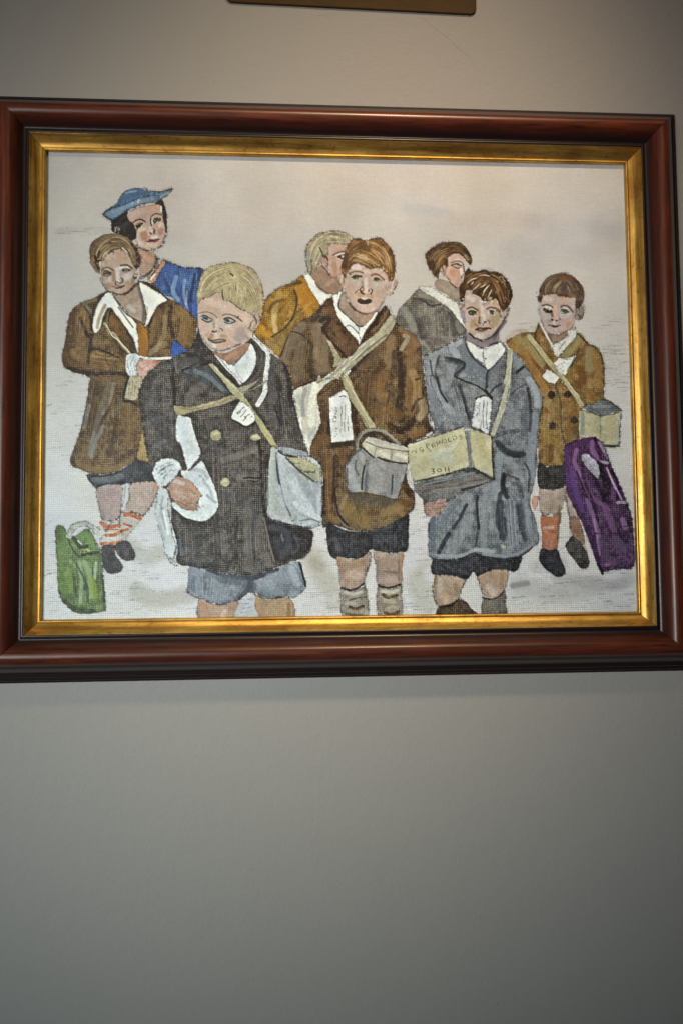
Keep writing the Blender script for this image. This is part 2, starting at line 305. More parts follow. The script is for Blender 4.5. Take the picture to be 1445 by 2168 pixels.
# ---------------------------------------------------------------- the picture
def ground():
    y = (YY/PH)[..., None]; x = (XX/PW)[..., None]
    top, mid, low, bot = hx('cfc8bb'), hx('c0bdb2'), hx('cbcac1'), hx('d4d3cb')
    c = top+(mid-top)*np.clip(y/.28, 0, 1); c = c+(low-mid)*np.clip((y-.28)/.3, 0, 1); c = c+(bot-low)*np.clip((y-.55)/.35, 0, 1)
    c = c+(N90[..., None]-.5)*.06+(N90[::-1, ::-1, None]-.5)*np.array([.016, .006, -.018])+(N30[..., None]-.5)*.03
    c = c*(1+.07*(x-.45)*np.clip(1.3-y*1.6, 0, 1))
    c = c*(1+.03*np.clip(1-x*3, 0, 1)*y)*(1-.07*np.exp(-((x-.42)**2/.06+(y-.26)**2/.04)))
    k = (.03+.03*N30+.09*np.clip((YY/PH-.3), 0, 1)*2)[..., None]
    c = c*(1+k*(WEAVE[..., None]*1.6-.75)+.035*(N1[..., None]-.5)+.03*(NH[..., None]-.5))
    IMG[:] = c; HGT[:] = .15+.1*N9
    for s, w, col, a in [('S 300,430 480,470 640,440', 60, 'c6b6a6', .3), ('S 480,500 600,540 640,520', 70, 'b3b3b3', .3), ('S 740,380 900,375 1060,360', 40, 'cbbcac', .4),
        ('S 120,490 190,484 260,492', 10, '8f9399', .35), ('S 860,440 900,444 950,452', 16, 'a3aab2', .5), ('S 960,470 1040,462 1130,468', 26, 'b9a597', .45),
        ('S 1130,470 1220,478 1300,490', 30, 'a4a6ad', .45), ('S 1090,530 1180,520 1240,540', 40, 'a7a8ae', .4), ('S 880,540 1000,500 1100,560', 60, 'a9a7a5', .3),
        ('S 1130,425 1190,415 1230,425', 44, 'd2cdc6', .28), ('S 600,370 700,360 780,372', 18, 'cfc3b5', .4), ('S 130,560 160,640 140,700', 40, 'b5b5b4', .4),
        ('S 1060,690 1100,700 1110,740', 40, 'b9b6ae', .3), ('S 120,1000 130,1100', 50, 'cdd0d2', .5), ('S 1290,620 1280,700 1300,820', 60, 'c3c3c1', .45),
        ('S 1290,1060 1300,1180 1290,1280', 50, 'c9caca', .4), ('S 330,1120 300,1200 380,1260', 50, 'd0d1d2', .5)]: B(s, w*1.3, col, a*.6, soft=w)
    for s, w, col, a in [('S 280,1160 310,1180 340,1170', 34, 'aaa897', .6), ('S 290,1250 330,1270 400,1260', 36, 'a9a592', .65), ('S 660,1180 680,1215 700,1240', 46, 'aaa590', .65),
        ('S 664,1190 676,1200', 22, '948f7a', .5), ('S 700,1280 720,1275', 26, 'b3ad9b', .5), ('S 880,1230 890,1260 900,1280', 40, 'aeae9b', .6), ('S 900,1190 885,1210', 20, 'b5aa98', .5),
        ('S 1100,1240 1180,1255 1260,1240', 40, 'a9a8a2', .55), ('S 1085,1240 1115,1235', 12, '6f6d66', .6), ('S 1180,1222 1290,1240 1330,1225', 26, 'a3a29b', .5), ('S 1130,1200 1190,1190', 22, 'adaba4', .5),
        ('S 1290,1240 1320,1235', 20, 'a09aa2', .4), ('S 1075,720 1090,705 1105,702', 16, 'a89c84', .55), ('S 850,1120 880,1180', 40, 'c4c6c4', .4)]: B(s, w, col, a)
    r = np.random.RandomState(5)          # dry horizontal drags of the brush over the cloth
    zones = [(95, 330, 1110, 1300, 70), (230, 420, 1120, 1300, 60), (640, 730, 1130, 1300, 60), (855, 930, 1060, 1300, 70), (1070, 1330, 1190, 1290, 90), (1270, 1330, 720, 830, 60),
             (100, 200, 480, 500, 10), (1240, 1320, 660, 720, 10), (1080, 1130, 680, 720, 8), (100, 240, 760, 1000, 60), (470, 560, 1268, 1300, 20), (800, 860, 1230, 1290, 14), (1130,1200,1080,1200,20)]
    for x0, x1, y0, y1, n in zones:
        for i in range(n):
            x, y = r.uniform(x0, x1), r.uniform(y0, y1); l = r.uniform(8, 34)
            S('S %f,%f %f,%f' % (x, y, x+l, y-r.uniform(-.5, 2.2)), 1.2, '5c5a58' if r.rand() < .6 else '807d78', a=r.uniform(.25, .75), dry=.75, br=.1)
    for i in range(60): dots('S %f,%f' % (r.uniform(95, 1330), r.uniform(340, 1290)), 1, '6b6660', 1.2, .45, 1, seed=i)
    O('C 0,1020 60,1000 130,980', 1.2, .5); O('C 30,1150 90,1120', 1.1, .5); O('B 0,760 35,750', 1.4, .7); O('C 20,560 90,520', 1.2, .3)
ground()

def woman():
    F('woman.dress', 'A 1060,740 1240,790 1400,800 1420,900 1380,1100 1360,1260 B 1250,270 1120,330 1100,150 A 1150,1100 1050,1040 940,950 1010,830', '1f3f86', '4a76b4', low=1.1, grain='v', o=.6)
    for s, w, c, a in [('A 1080,780 1130,860 1180,960', 10, '2c57ad', .6), ('A 1160,880 1130,1000 1180,1080', 9, '7896ba', .55), ('A 1240,900 1230,1020 1260,1150', 6, '8499b4', .5), ('A 1330,850 1310,950 1290,1090', 6, '16294f', .6),
        ('A 1060,900 1100,1000', 8, '16306b', .5), ('A 1340,1050 1330,1200', 8, '2a57b8', .7), ('A 1270,1090 1290,1200', 6, '1b3a84', .6), ('A 1260,1000 1250,1120', 3, 'a9b7c8', .5), ('A 1370,820 1370,900', 7, '1c2c58', .5)]:
        S(s, w, c, a, soft=2.5, on='woman.dress', dry=.3)
    F('woman.dress', 'A 1035,735 1070,745 1010,830 960,925 905,900 975,810', 'b5724a', 'd99a74', o=.5)
    S('A 970,850 930,900', 3, 'dcd5cb', .8, on='woman.dress')
    O('A 985,705 1100,740 1230,790 1390,800 1400,840', 3.2, .8)
    F('woman.face', 'A 800,600 880,640 950,636 980,700 965,780 900,840 835,860 825,760', '99745f', 'c39a80', o=.5)
    B('A 880,690 930,720', 12, 'c79068', .6, 'woman.face'); B('A 860,720 880,790', 8, 'b98f84', .6, 'woman.face')
    for s in ('A 975,690 985,750 940,820 880,860 830,880', 'A 990,720 930,830 850,890 820,900', 'A 1000,740 960,800 900,870', 'A 1010,760 950,850 900,900'): S(s, 4, '2b211f', .8, dry=.7)
    F('woman.hair', 'b 240,660 400,560 540,470 560,640 690,780 730,900 700,1010 640,1070 560,1040 420,960 330,930 250,900 235,780', '15131a', '473e42', base=-.1, o=.6)
    hair('b 560,520 420,640 300,760 270,880', 'b 560,640 600,800 620,950 600,1040', 26, ['0e0c11', '3a3236', '5c5054'], 1.5, .6, 'woman.hair')
    dots('b 270,850 340,840 300,910 260,800', 26, '0f0d12', 2, .9, 4); dots('b 330,830 300,900 380,860', 12, 'a8a29c', 1.3, .8, 3)
    F('woman.hair', 'b 1100,330 1190,290 1240,370 1290,560 1300,800 1265,930 1225,850 1215,600 1180,440 1080,380', '17151b', '4b4248', o=.5)
    F('woman.face', 'b 540,570 630,490 760,440 900,400 1060,375 1170,410 1190,560 1230,700 1262,880 1240,1050 1170,1180 1040,1240 880,1250 740,1190 700,1080 720,950 700,860 640,740 565,680', 'b18a79', 'd2aa96', tex=.35, low=.5, o=.45, h=.6)
    for s, w, c, a in [('b 1000,430 1140,440', 10, 'c9906c', .6), ('b 640,560 760,520', 12, 'c7a496', .6), ('b 840,940 870,1010', 14, 'b9794f', .75), ('b 1180,880 1170,920', 11, 'b37560', .75), ('b 770,880 860,850', 8, 'c8bd97', .7),
        ('b 970,840 960,920', 9, 'c4aea4', .8), ('b 760,1110 820,1160', 9, 'cfb1a6', .6), ('b 900,1160 1080,1150', 9, 'c9ae92', .7), ('b 1150,800 1190,760', 6, 'cfbd9a', .6), ('b 730,940 740,1060', 6, 'c6a9a0', .6),
        ('b 860,640 900,560', 8, 'b88a74', .5), ('b 1010,1010 1090,1000', 6, 'd6c2b8', .7)]: B(s, w, c, a, 'woman.face')
    S('b 650,720 720,680 800,665 880,715', 2.6, '1d1714', .9, dry=.2); S('b 690,780 740,740 830,735', 2, 'b5643a', .8); S('b 640,740 690,850 730,870', 1.8, '2a2420', .6)
    S('b 715,800 770,770 820,750', 5, '1f2115', .95); S('b 730,830 770,800', 5, '23251a', .9); S('b 800,770 815,800', 2.4, '3f5a24', .9); dots('b 740,770 800,740', 3, '9a4c2e', 1.5, .9, 1); S('b 830,770 810,820', 1.6, 'd8d6c4', .9)
    S('b 1000,610 1060,565 1130,560 1175,580', 2.4, '241b17', .9); S('b 985,640 980,700 1000,790', 2.2, '211b1a', .9, dry=.2)
    S('b 1040,720 1090,680 1150,670', 8, '282b1b', .95); S('b 1060,660 1120,640', 3, '1a1712', .9); S('b 1100,700 1140,680', 3, '4b6a33', .9); dots('b 1060,700 1130,650 1030,740', 5, 'b9c29a', 1.3, .9, 1.2); S('b 1010,700 1020,750', 2.4, 'c2c4a8', .9)
    S('b 1040,845 1065,880', 2, '3b302c', .8); S('b 1060,880 1050,930', 3.4, '1c1719', .9); S('b 965,925 990,945', 2.6, '1d191b', .95); dots('b 1000,900 1040,950', 3, 'e0d8cf', 1.4, .7, 1.2)
    F('woman.lips', 'b 888,1078 930,1075 970,1045 1010,1048 1050,1050 1100,1035 1160,1040 1130,1080 1040,1110 960,1105 900,1100', '7c1526', 'ad2438', tex=.4, sm=3)
    S('b 950,1050 1010,1070 1090,1048 1160,1040', 1.3, '2a1016', .8); S('b 1060,1085 1110,1070', 2, 'c03346', .8); S('b 870,1100 900,1150', 1.2, '8e2f35', .5)
    O('b 720,1160 800,1225 900,1255 1050,1250 1150,1215 1220,1140 1265,1040 1280,960', 2.6, .95); O('b 1270,540 1290,700 1285,900', 3.2, .95, dry=.5); O('b 1190,400 1240,460 1270,560', 3.4, .9)
    F('woman.beret', 'b 60,570 180,460 330,370 400,230 500,130 640,80 780,72 900,112 1050,135 1200,135 1390,82 1330,180 1200,275 1050,330 900,360 700,425 520,505 380,600 280,670 200,665 120,620', '2d5684', '5683b0', low=.7, o=.3, lw=1.6)
    for s, w, c, a in [('b 460,200 600,130 780,110', 12, '3d6ea6', .6), ('b 400,330 560,250 760,190 900,170', 12, '34639a', .6), ('b 160,560 300,510 500,430 760,330 1000,270', 9, '7394ad', .6), ('b 230,620 420,520', 8, '6386a6', .6),
        ('b 1000,200 1150,180 1300,130', 8, '5a86ab', .5), ('b 1180,240 1300,170 1370,110', 5, '8d9c94', .8), ('b 100,570 200,540', 6, '5c7c96', .6), ('b 500,160 700,120', 4, '86a6c2', .5), ('b 760,300 740,340', 4, 'a6bccb', .7), ('b 640,340 620,380', 3, '9fb8c8', .6),
        ('b 800,250 900,300 1050,290', 8, '5f8297', .6)]: S(s, w, c, a, soft=2.5, on='woman.beret', dry=.3)
    O('b 200,480 330,420 460,390 600,330 720,275 850,240 1000,205 1150,215', 1.9, .85, c='14243c', dry=.5); O('b 60,570 180,460 330,375 400,235 500,135 640,85 780,72 880,80', 1.8, .8)
    O('b 880,80 960,120 1060,135 1190,135 1390,80', 3.2, .95, dry=.5); O('b 60,570 120,615 220,670', 2.8, .85); O('b 220,680 380,610 520,510 700,430 900,365 1080,335 1180,290 1290,230', 2.6, .7, c='3a3338')
    O('b 1390,80 1340,180 1240,260', 1.6, .6); S('b 1180,420 1190,520', 2.2, 'e2ddd4', .9)
woman()

def left_boy():
    t = 'leftboy.coat'
    F(t, 'A 540,1005 430,1060 300,1110 200,1210 160,1445 B 138,260 138,380 190,440 375,500 375,560 350,740 310,930 270,1060 205,1270 290,1330 400,1372 560,1372 700,1310 800,1250 920,1270 900,900 830,700 850,480 1130,330 1300,240 1345,50 A 1345,1260 1200,1130 1060,1050 900,920', '3a2616', '94703f', low=1.0, tex=1.1, o=.7, lw=2.4)
    for s, w, c, a in [('A 210,1260 200,1400 B 200,100 170,250 180,380', 22, '5d3a18', .55), ('A 330,1180 330,1300 B 330,30 300,200', 20, '8a6434', .5), ('A 300,1250 360,1400 B 380,120', 8, '2a1c14', .7), ('B 250,280 400,330 600,340 690,380', 22, '9a7034', .45), ('B 380,260 460,250 560,290 640,330', 5, '2b1a12', .75),
        ('B 400,120 380,250 360,400', 7, '2d1d14', .6), ('B 440,300 520,320 600,300', 4, '2d1b10', .6), ('B 190,420 380,470 560,465 700,475', 9, '2a190f', .85), ('B 260,390 420,420 560,410', 6, '74491c', .7), ('B 540,250 520,330 560,400', 3, '2a1b12', .6), ('B 640,320 600,380', 3, '2a1b12', .5),
        ('B 400,520 520,540 660,520', 16, '6d532c', .6), ('B 560,560 480,800 380,1200', 12, '6f6d66', .45), ('B 600,560 560,720 500,830', 7, '8a8a84', .45), ('B 380,760 350,860 330,960', 7, '85888a', .5), ('B 500,950 440,1080 400,1220', 8, '8b8d8c', .5), ('B 420,1000 380,1200', 7, '969a98', .35),
        ('B 460,560 440,700 400,900', 16, '4b3520', .45), ('B 700,760 760,900 740,1100', 18, '83612f', .4), ('B 640,900 600,1050 560,1200', 14, '3a2c20', .5), ('B 820,820 850,860 840,980 810,1130', 8, '8c5a1c', .6), ('B 700,800 640,1000', 10, '6c4a20', .5),
        ('B 300,1290 480,1340 640,1310 760,1240', 12, '8a6a38', .55), ('B 250,1150 230,1260', 8, '523c20', .6), ('B 560,780 480,930', 7, '2e241e', .5), ('B 500,600 420,660', 9, '2f2218', .4),
        ('A 880,1330 960,1200 1060,1120', 14, '5a3818', .6), ('A 1000,1180 980,1300 B 960,60 920,180', 14, '8b6636', .5), ('A 1060,1240 1050,1400 B 1040,140 980,260', 10, 'a48658', .5), ('A 1110,1120 1100,1300 B 1110,20 1130,140', 8, '271910', .75), ('A 1190,1160 1260,1280 B 1240,40 1220,180', 20, '9a703a', .5), ('A 1270,1300 B 1300,60 1280,200', 9, '7b5a2c', .6),
        ('A 940,1250 900,1340 B 920,100', 6, '22160f', .7), ('B 920,290 1000,230 1060,200', 12, '94805a', .6), ('A 430,1080 330,1110 390,1180', 9, '86795a', .6), ('A 330,1140 380,1220 400,1360', 4, '2a2324', .8), ('A 460,1080 410,1180 400,1340', 2.6, '2b2b38', .8)]:
        S(s, w, c, a, soft=max(1.5, w*.3), on=t, dry=.45)
    hair('A 200,1230 180,1400', 'A 400,1150 380,1400', 26, ['c49a5c', '2a1a12', 'a57c40'], 1.4, .4, t, seed=2); hair('B 400,260 640,300', 'B 300,400 660,450', 36, ['b98a48', '2a1a12', 'c69c60'], 1.4, .45, t, seed=3)
    hair('B 420,540 300,1250', 'B 780,560 760,1250', 60, ['a98450', '2c1d14', '8a6a3a'], 1.3, .35, t, ln=.2, seed=4); hair('A 960,1150 930,1380', 'A 1280,1240 1250,1440', 30, ['b8905a', '2a1c12', '96713e'], 1.3, .45, t, seed=5)
    # shirt collar, lapels, tie
    F('leftboy.shirt', 'A 545,1015 610,1050 640,1110 720,1200 790,1290 B 800,10 820,140 815,290 740,180 A 700,1330 600,1190 550,1150 500,1240 480,1330 430,1380 408,1320 420,1230 460,1110', 'cfcfc8', 'e4e3dc', tex=.3, o=.6, h=.9)
    F('leftboy.face', 'A 585,1030 700,1040 800,960 830,960 870,1100 890,1270 850,1290 760,1240 690,1160 640,1100', '957d69', 'c0a28a', tex=.6, o=.35)
    S('A 825,960 860,1080 875,1180 870,1270', 9, '625a5a', .75, soft=4, on='leftboy.face'); S('A 600,1050 660,1150 740,1230 850,1285', 2.6, '4c443f', .7); B('A 700,1060 760,1040', 9, 'b08a6a', .5, 'leftboy.face'); B('A 740,1140 780,1180', 10, 'bdb0a6', .6, 'leftboy.face')
    S('A 640,1150 700,1230 770,1330', 3, '4a4a52', .6); S('A 520,1130 470,1240 450,1330', 7, '9a8a60', .65, soft=3, on='leftboy.shirt'); S('A 480,1130 440,1240', 3, 'efeee8', .6, on='leftboy.shirt'); S('A 640,1200 720,1290', 4, 'eeede8', .6, on='leftboy.shirt')
    F('leftboy.coat', 'A 550,1158 600,1185 700,1320 780,1445 B 800,250 810,300 740,290 630,220 540,60 A 510,1300', '3e2814', '8d642e', tex=1, o=.6)
    S('A 620,1190 690,1300 740,1400 B 770,180 750,220', 6, '36333a', .85, on=t); S('A 570,1180 540,1270', 4, '2a2428', .8, on=t); S('A 580,1240 640,1380', 12, '8a5a20', .5, soft=4, on=t); S('A 545,1200 535,1290', 3, '8c7a50', .7)
    S('A 515,1290 560,1380 B 600,110 680,220 745,292', 5, 'a3956f', .9, h=.3); S('A 530,1300 580,1400 B 640,170 740,280', 1.6, 'd6c8a0', .8); O('A 500,1310 B 540,70 640,230 720,295', 1.6, .7)
    F('leftboy.shirt', 'A 835,930 925,970 1078,1075 1000,1130 940,1230 900,1310 B 875,40 A 885,1290 895,1200 860,1060', 'd2d2ca', 'e6e5de', tex=.25, o=.55, h=.9)
    S('A 900,1150 890,1260', 5, 'b0b08c', .7, soft=3, on='leftboy.shirt'); O('A 820,915 900,930 1000,1000 1085,1080', 3.6, .9, dry=.3); O('A 940,1230 905,1310', 3, .7, c='3a2412')
    F('leftboy.tie', 'A 808,1300 890,1322 B 905,40 912,200 900,310 870,320 828,312 818,150', '9c5d14', 'c08022', tex=.5, o=.5)
    S('A 815,1310 885,1340', 4, 'a86a1a', .9); O('A 810,1300 850,1330 895,1330', 2, .7); S('B 900,60 915,160', 4, '4f2e10', .6)
    F('leftboy.cuff', 'B 712,310 790,288 835,330 802,400 812,485 740,492 708,430', 'bcc0c2', 'dcdfe0', tex=.5, o=.7, h=.7)
    for s in ('B 750,320 720,380 750,470', 'B 780,310 750,390 775,480', 'B 800,340 780,400 800,470'): O(s, 1.4, .6, c='5b5f66')
    F('leftboy.hand', 'B 830,345 930,328 1000,360 1010,372 960,415 905,460 862,512 812,472 800,400', 'ba8672', 'd5a796', tex=.4, o=.45, h=.7); B('B 960,370 1000,365', 6, 'c06a4c', .7, 'leftboy.hand'); B('B 840,380 880,420', 8, 'd3aaa0', .7, 'leftboy.hand'); S('B 900,400 850,430', 1.6, 'a8604e', .6)
    S('B 830,322 930,335 1010,335 1110,330', 5, 'd2d3d0', .9); O('B 825,335 900,330 1020,375', 1.5, .6)
    F('leftboy.paper', 'B 732,502 855,502 830,600 805,705 700,690 705,620', '9c8d6a', 'bfb18c', tex=.5, o=.5)
    for s in ('B 740,540 735,660', 'B 770,530 755,650', 'B 800,540 780,680'): O(s, 1.3, .6)
    S('B 730,500 700,610 684,712 740,718 795,742', 5.5, '22212a', .95, sm=3)
    F('leftboy.waistcoat', 'B 855,1020 885,1150 905,1260 850,1280 805,1240 825,1130', '8a6d30', 'b7965a', o=.5); O('B 850,900 835,1010 800,1220 780,1260', 3, .9, c='2c2c33')
    F('leftboy.shorts', 'C 395,105 560,108 700,65 800,0 850,-30 950,0 1015,60 1045,160 900,190 720,190 600,238 480,225', '22242b', '54575d', o=.6)
    S('C 470,150 600,150 700,120', 14, '646c74', .55, soft=5, on='leftboy.shorts'); S('C 440,120 560,118 690,80', 2.5, '15161c', .7); S('C 500,210 600,215 720,175', 6, '1a1b22', .7, on='leftboy.shorts')
    l = 'leftboy.leg'
    F(l, 'C 490,228 700,195 712,300 705,430 685,500 590,522 530,492 510,400', '9a8078', 'bfa79e', grain='v', o=.65); F(l, 'C 795,188 1038,175 1045,260 965,400 900,485 870,462 800,440 720,445 780,320', 'a08578', 'c5aa9c', grain='v', o=.65)
    B('C 1010,190 1020,230', 7, 'c58a68', .7, l); B('C 680,220 690,280', 5, 'b98a76', .5, l); B('C 530,440 560,490', 9, '8d7a76', .5, l); B('C 720,210 760,190', 4, 'd8d8d6', .8)
    S('C 760,200 750,300 730,420', 7, 'c9cbcc', .8, soft=3); O('C 745,200 735,300 710,440', 1.3, .6); O('C 1045,240 985,380 900,480', 2.6, .7)
    k = 'leftboy.sock'
    F(k, 'C 520,530 600,545 690,490 725,445 790,440 890,482 850,560 780,640 730,720 650,745 540,750 515,700 560,620', 'a89e90', 'd2cdc4', o=.5)
    for s, w in (('C 525,540 580,575 690,565', 8), ('C 570,652 640,650 700,620', 7), ('C 740,465 800,470 880,500', 9), ('C 730,548 800,570', 5), ('C 700,612 765,600', 6), ('C 530,728 620,725 715,705', 7), ('C 560,600 680,600', 3)): S(s, w, 'c04c1c', .92, c2='d66a34', dry=.3, h=.2)
    O('C 525,500 590,525 690,500', 2, .8); O('C 740,445 810,450 885,480', 2, .8); O('C 705,440 690,560 720,650', 2, .7)
    F('leftboy.shoe', 'C 535,752 645,742 655,830 722,930 692,985 622,997 560,965 532,860', '25232a', '5c5858', o=.6); F('leftboy.shoe', 'C 650,742 760,702 832,812 822,870 762,882 692,845', '29272c', '625e5c', o=.6)
    O('C 600,560 560,640', 1.4, .5); O('S 262,1010 270,1000', 1, .3)
    F('woman.dress', 'B 1140,160 1258,268 1190,300 1128,332 1112,250', '123f9c', '2a62cc', sm=1, o=.6)
    # head
    F('leftboy.face', 'a 430,600 470,560 560,450 640,400 720,380 850,450 940,540 985,640 1015,760 1032,880 1010,960 900,1075 780,1142 660,1122 540,1085 470,1005 440,880 425,760', 'ab8b76', 'cdac96', tex=.3, low=.5, o=.35, h=.7)
    fa = 'leftboy.face'
    for s, w, c, a in [('a 720,430 760,520', 14, 'c58e66', .5), ('a 560,520 640,480', 12, 'c9a995', .6), ('a 480,560 520,620', 10, 'b08c74', .5), ('a 850,560 900,500', 9, 'bd8c66', .5), ('a 700,720 720,860', 9, 'c9c2c2', .85), ('a 760,700 900,690', 7, 'd0c8c4', .7), ('a 600,880 560,930', 12, 'bfb2ae', .6),
        ('a 640,760 650,900', 8, 'a0785c', .6), ('a 840,860 900,840', 14, 'bfb6b6', .6), ('a 600,980 560,960', 7, 'b9824e', .6), ('a 880,960 900,1020', 9, 'b08260', .6), ('a 700,1090 760,1100', 8, 'c3a08c', .6), ('a 520,990 560,1040', 8, '9b8068', .6), ('a 980,880 960,980', 7, '8f705a', .6), ('a 460,700 450,900', 6, '93806c', .6), ('a 930,700 1000,760', 8, 'b89478', .6)]: B(s, w, c, a, fa)
    S('a 440,740 490,700 560,690 640,735', 3, '6a4e38', .85); S('a 770,655 860,645 910,665 965,710', 4, '46332a', .85)
    S('a 480,785 520,760 580,780', 6, '6d5410', .95); S('a 500,770 540,760', 3, 'a98a1a', .9); S('a 465,760 520,745 600,780', 2, '3a2c22', .8); S('a 470,815 530,835 595,815', 3, '545054', .7); S('a 460,760 465,790', 2, 'ccc4ae', .8); dots('a 520,790', 2, '2a2014', 2, .9, .6)
    S('a 800,735 850,735 895,740', 5, '4d5030', .9); S('a 830,735 870,738', 3, '7a7d3a', .9); S('a 790,720 850,700 940,735', 1.8, '55443a', .8); S('a 880,740 895,745', 2.2, 'd8d4cc', .9); S('a 900,745 940,735', 2.4, '3a302c', .85); S('a 810,770 880,770', 1.5, '6c605c', .6)
    S('a 775,865 805,900 790,940 750,960', 2.2, '2c2628', .9); S('a 690,920 670,965 690,975', 2, '3a3032', .8); dots('a 710,930 740,960', 5, '3a3234', 1.4, .8, 1.4); S('a 700,900 740,920', 3, 'd9d2cc', .8)
    S('a 625,1020 690,1000 760,1010 835,1005', 3, '7c5e4e', .8); S('a 680,1040 750,1035 830,1005', 3, '453228', .9); S('a 720,1045 790,1030', 2.4, '4c2c28', .8)
    O('a 470,1000 540,1080 660,1130 780,1145 900,1090 960,1060', 2.8, .7, c='4a3a30'); O('a 410,860 450,960 500,1040', 2.2, .7); S('a 980,840 1000,870 1030,860', 3, '3b2a24', .8); S('a 1000,780 1040,830', 3, 'c09d84', .8); O('a 980,800 1040,800 1050,860 1000,880', 1.5, .7)
    q = 'leftboy.hair'
    F(q, 'a 240,330 330,215 480,135 640,115 800,130 940,230 1030,340 1095,480 1105,600 1065,705 1000,690 960,600 920,530 880,450 770,385 700,385 620,430 530,470 470,560 400,610 415,750 360,755 290,680 245,560', '5d472e', '9a7c56', tex=.4, o=.5, h=.8)
    hair('a 640,130 440,220 320,380 330,620', 'a 760,360 620,380 500,480 440,570', 60, ['4a3622', 'c2a67a', '8c6c42', 'a98a5c', '6b5032'], 1.7, .8, q, seed=8)
    hair('a 560,140 760,150 930,280 1030,480', 'a 620,300 760,330 880,430 960,600', 55, ['4a3622', 'd0b68a', '8c6c42', '765a36'], 1.6, .75, q, seed=9)
    S('a 330,500 360,580 430,580', 6, '2c211c', .9, on=q); S('a 400,420 380,520', 5, '3a2c20', .8, on=q); hair('a 570,360 470,470 450,560', 'a 600,400 520,470 470,560', 9, ['d8c69a', 'c4ab78'], 1.3, .9, None, seed=10)
    S('a 980,300 1050,430 1060,600 1020,680', 8, '3a2820', .75, on=q, dry=.5); dots('a 1000,560 1040,620 1010,660 1060,500', 16, '9a6a4c', 1.6, .7, 4, seed=6); dots('a 600,440 550,460 640,440', 5, '2a2018', 1.8, .8, 2)
    O('a 1040,720 1080,640 1110,560 1060,420 960,270', 3, .8); S('a 800,360 870,430', 2.4, 'ccb48c', .8); S('a 250,600 340,740 400,780', 5, '7d6b56', .8); S('a 330,600 390,720', 2.4, '2b2320', .8); O('a 250,340 330,230 440,150', 1.5, .6)
left_boy()

def green_bag():
    t = 'greenbag'
    F(t, 'C 115,600 165,562 205,598 240,680 320,640 400,590 455,660 505,770 522,800 542,1000 572,1300 535,1338 400,1362 290,1347 210,1282 150,1180 130,900', '46582f', '88a350', low=1.1, grain='v', o=.55)
    for s, w, c, a in [('C 170,600 190,720 220,860', 12, '5c7c34', .6), ('C 150,700 170,1000 200,1200', 10, '66822c', .5), ('C 340,640 420,660 440,740', 14, '6b8f45', .7), ('C 380,900 420,1000 430,1200', 12, '8aa36c', .65), ('C 480,900 470,1040', 6, 'a5b994', .6), ('C 330,900 350,1080 340,1250', 8, '9fae8c', .5),
        ('C 450,1050 470,1200', 12, '8f9d20', .55), ('C 240,960 250,1150', 12, '77902c', .5), ('C 300,900 400,1100 410,1250', 4, '3b4c3c', .6), ('C 200,1250 300,1320 450,1340', 12, '2e3a28', .55), ('C 280,1000 300,1200', 6, '3c4a30', .5), ('C 540,1000 550,1250', 5, '3b4a30', .6), ('C 360,780 420,790', 5, 'a9b53c', .7)]: S(s, w, c, a, soft=w*.35, on=t, dry=.35)
    S('C 275,670 310,720 340,760 400,750', 8, '23301f', .85, soft=2); S('C 355,830 420,820 500,805', 6, '1f2a1c', .9, dry=.4); S('C 320,700 350,730', 3, 'b2bf9c', .8); S('C 225,680 280,790 340,850', 3, '2c3a22', .7); dots('C 380,790 420,770 450,800', 10, '1a2218', 1.8, .8, 4)
    S('C 235,655 262,585 330,550 400,555 450,600 480,625', 11, 'b9bbae', .95, h=.3, tag=t, c2='9a9a88'); S('C 480,625 520,600 540,630', 5, 'b9bbae', .9, tag=t)
    O('C 220,640 260,560 370,523 450,560 520,600', 1.8, .8); O('C 260,640 300,595 370,570 430,590 470,640', 1.5, .7); dots('C 270,610 330,570 400,570 450,600', 18, '5a5a50', 1.4, .6, 3)
    O('C 420,600 470,690 530,800 545,980 565,1300', 2.4, .8, c='262c3c'); O('C 115,610 130,900 150,1180 230,1300', 1.6, .6)
green_bag()
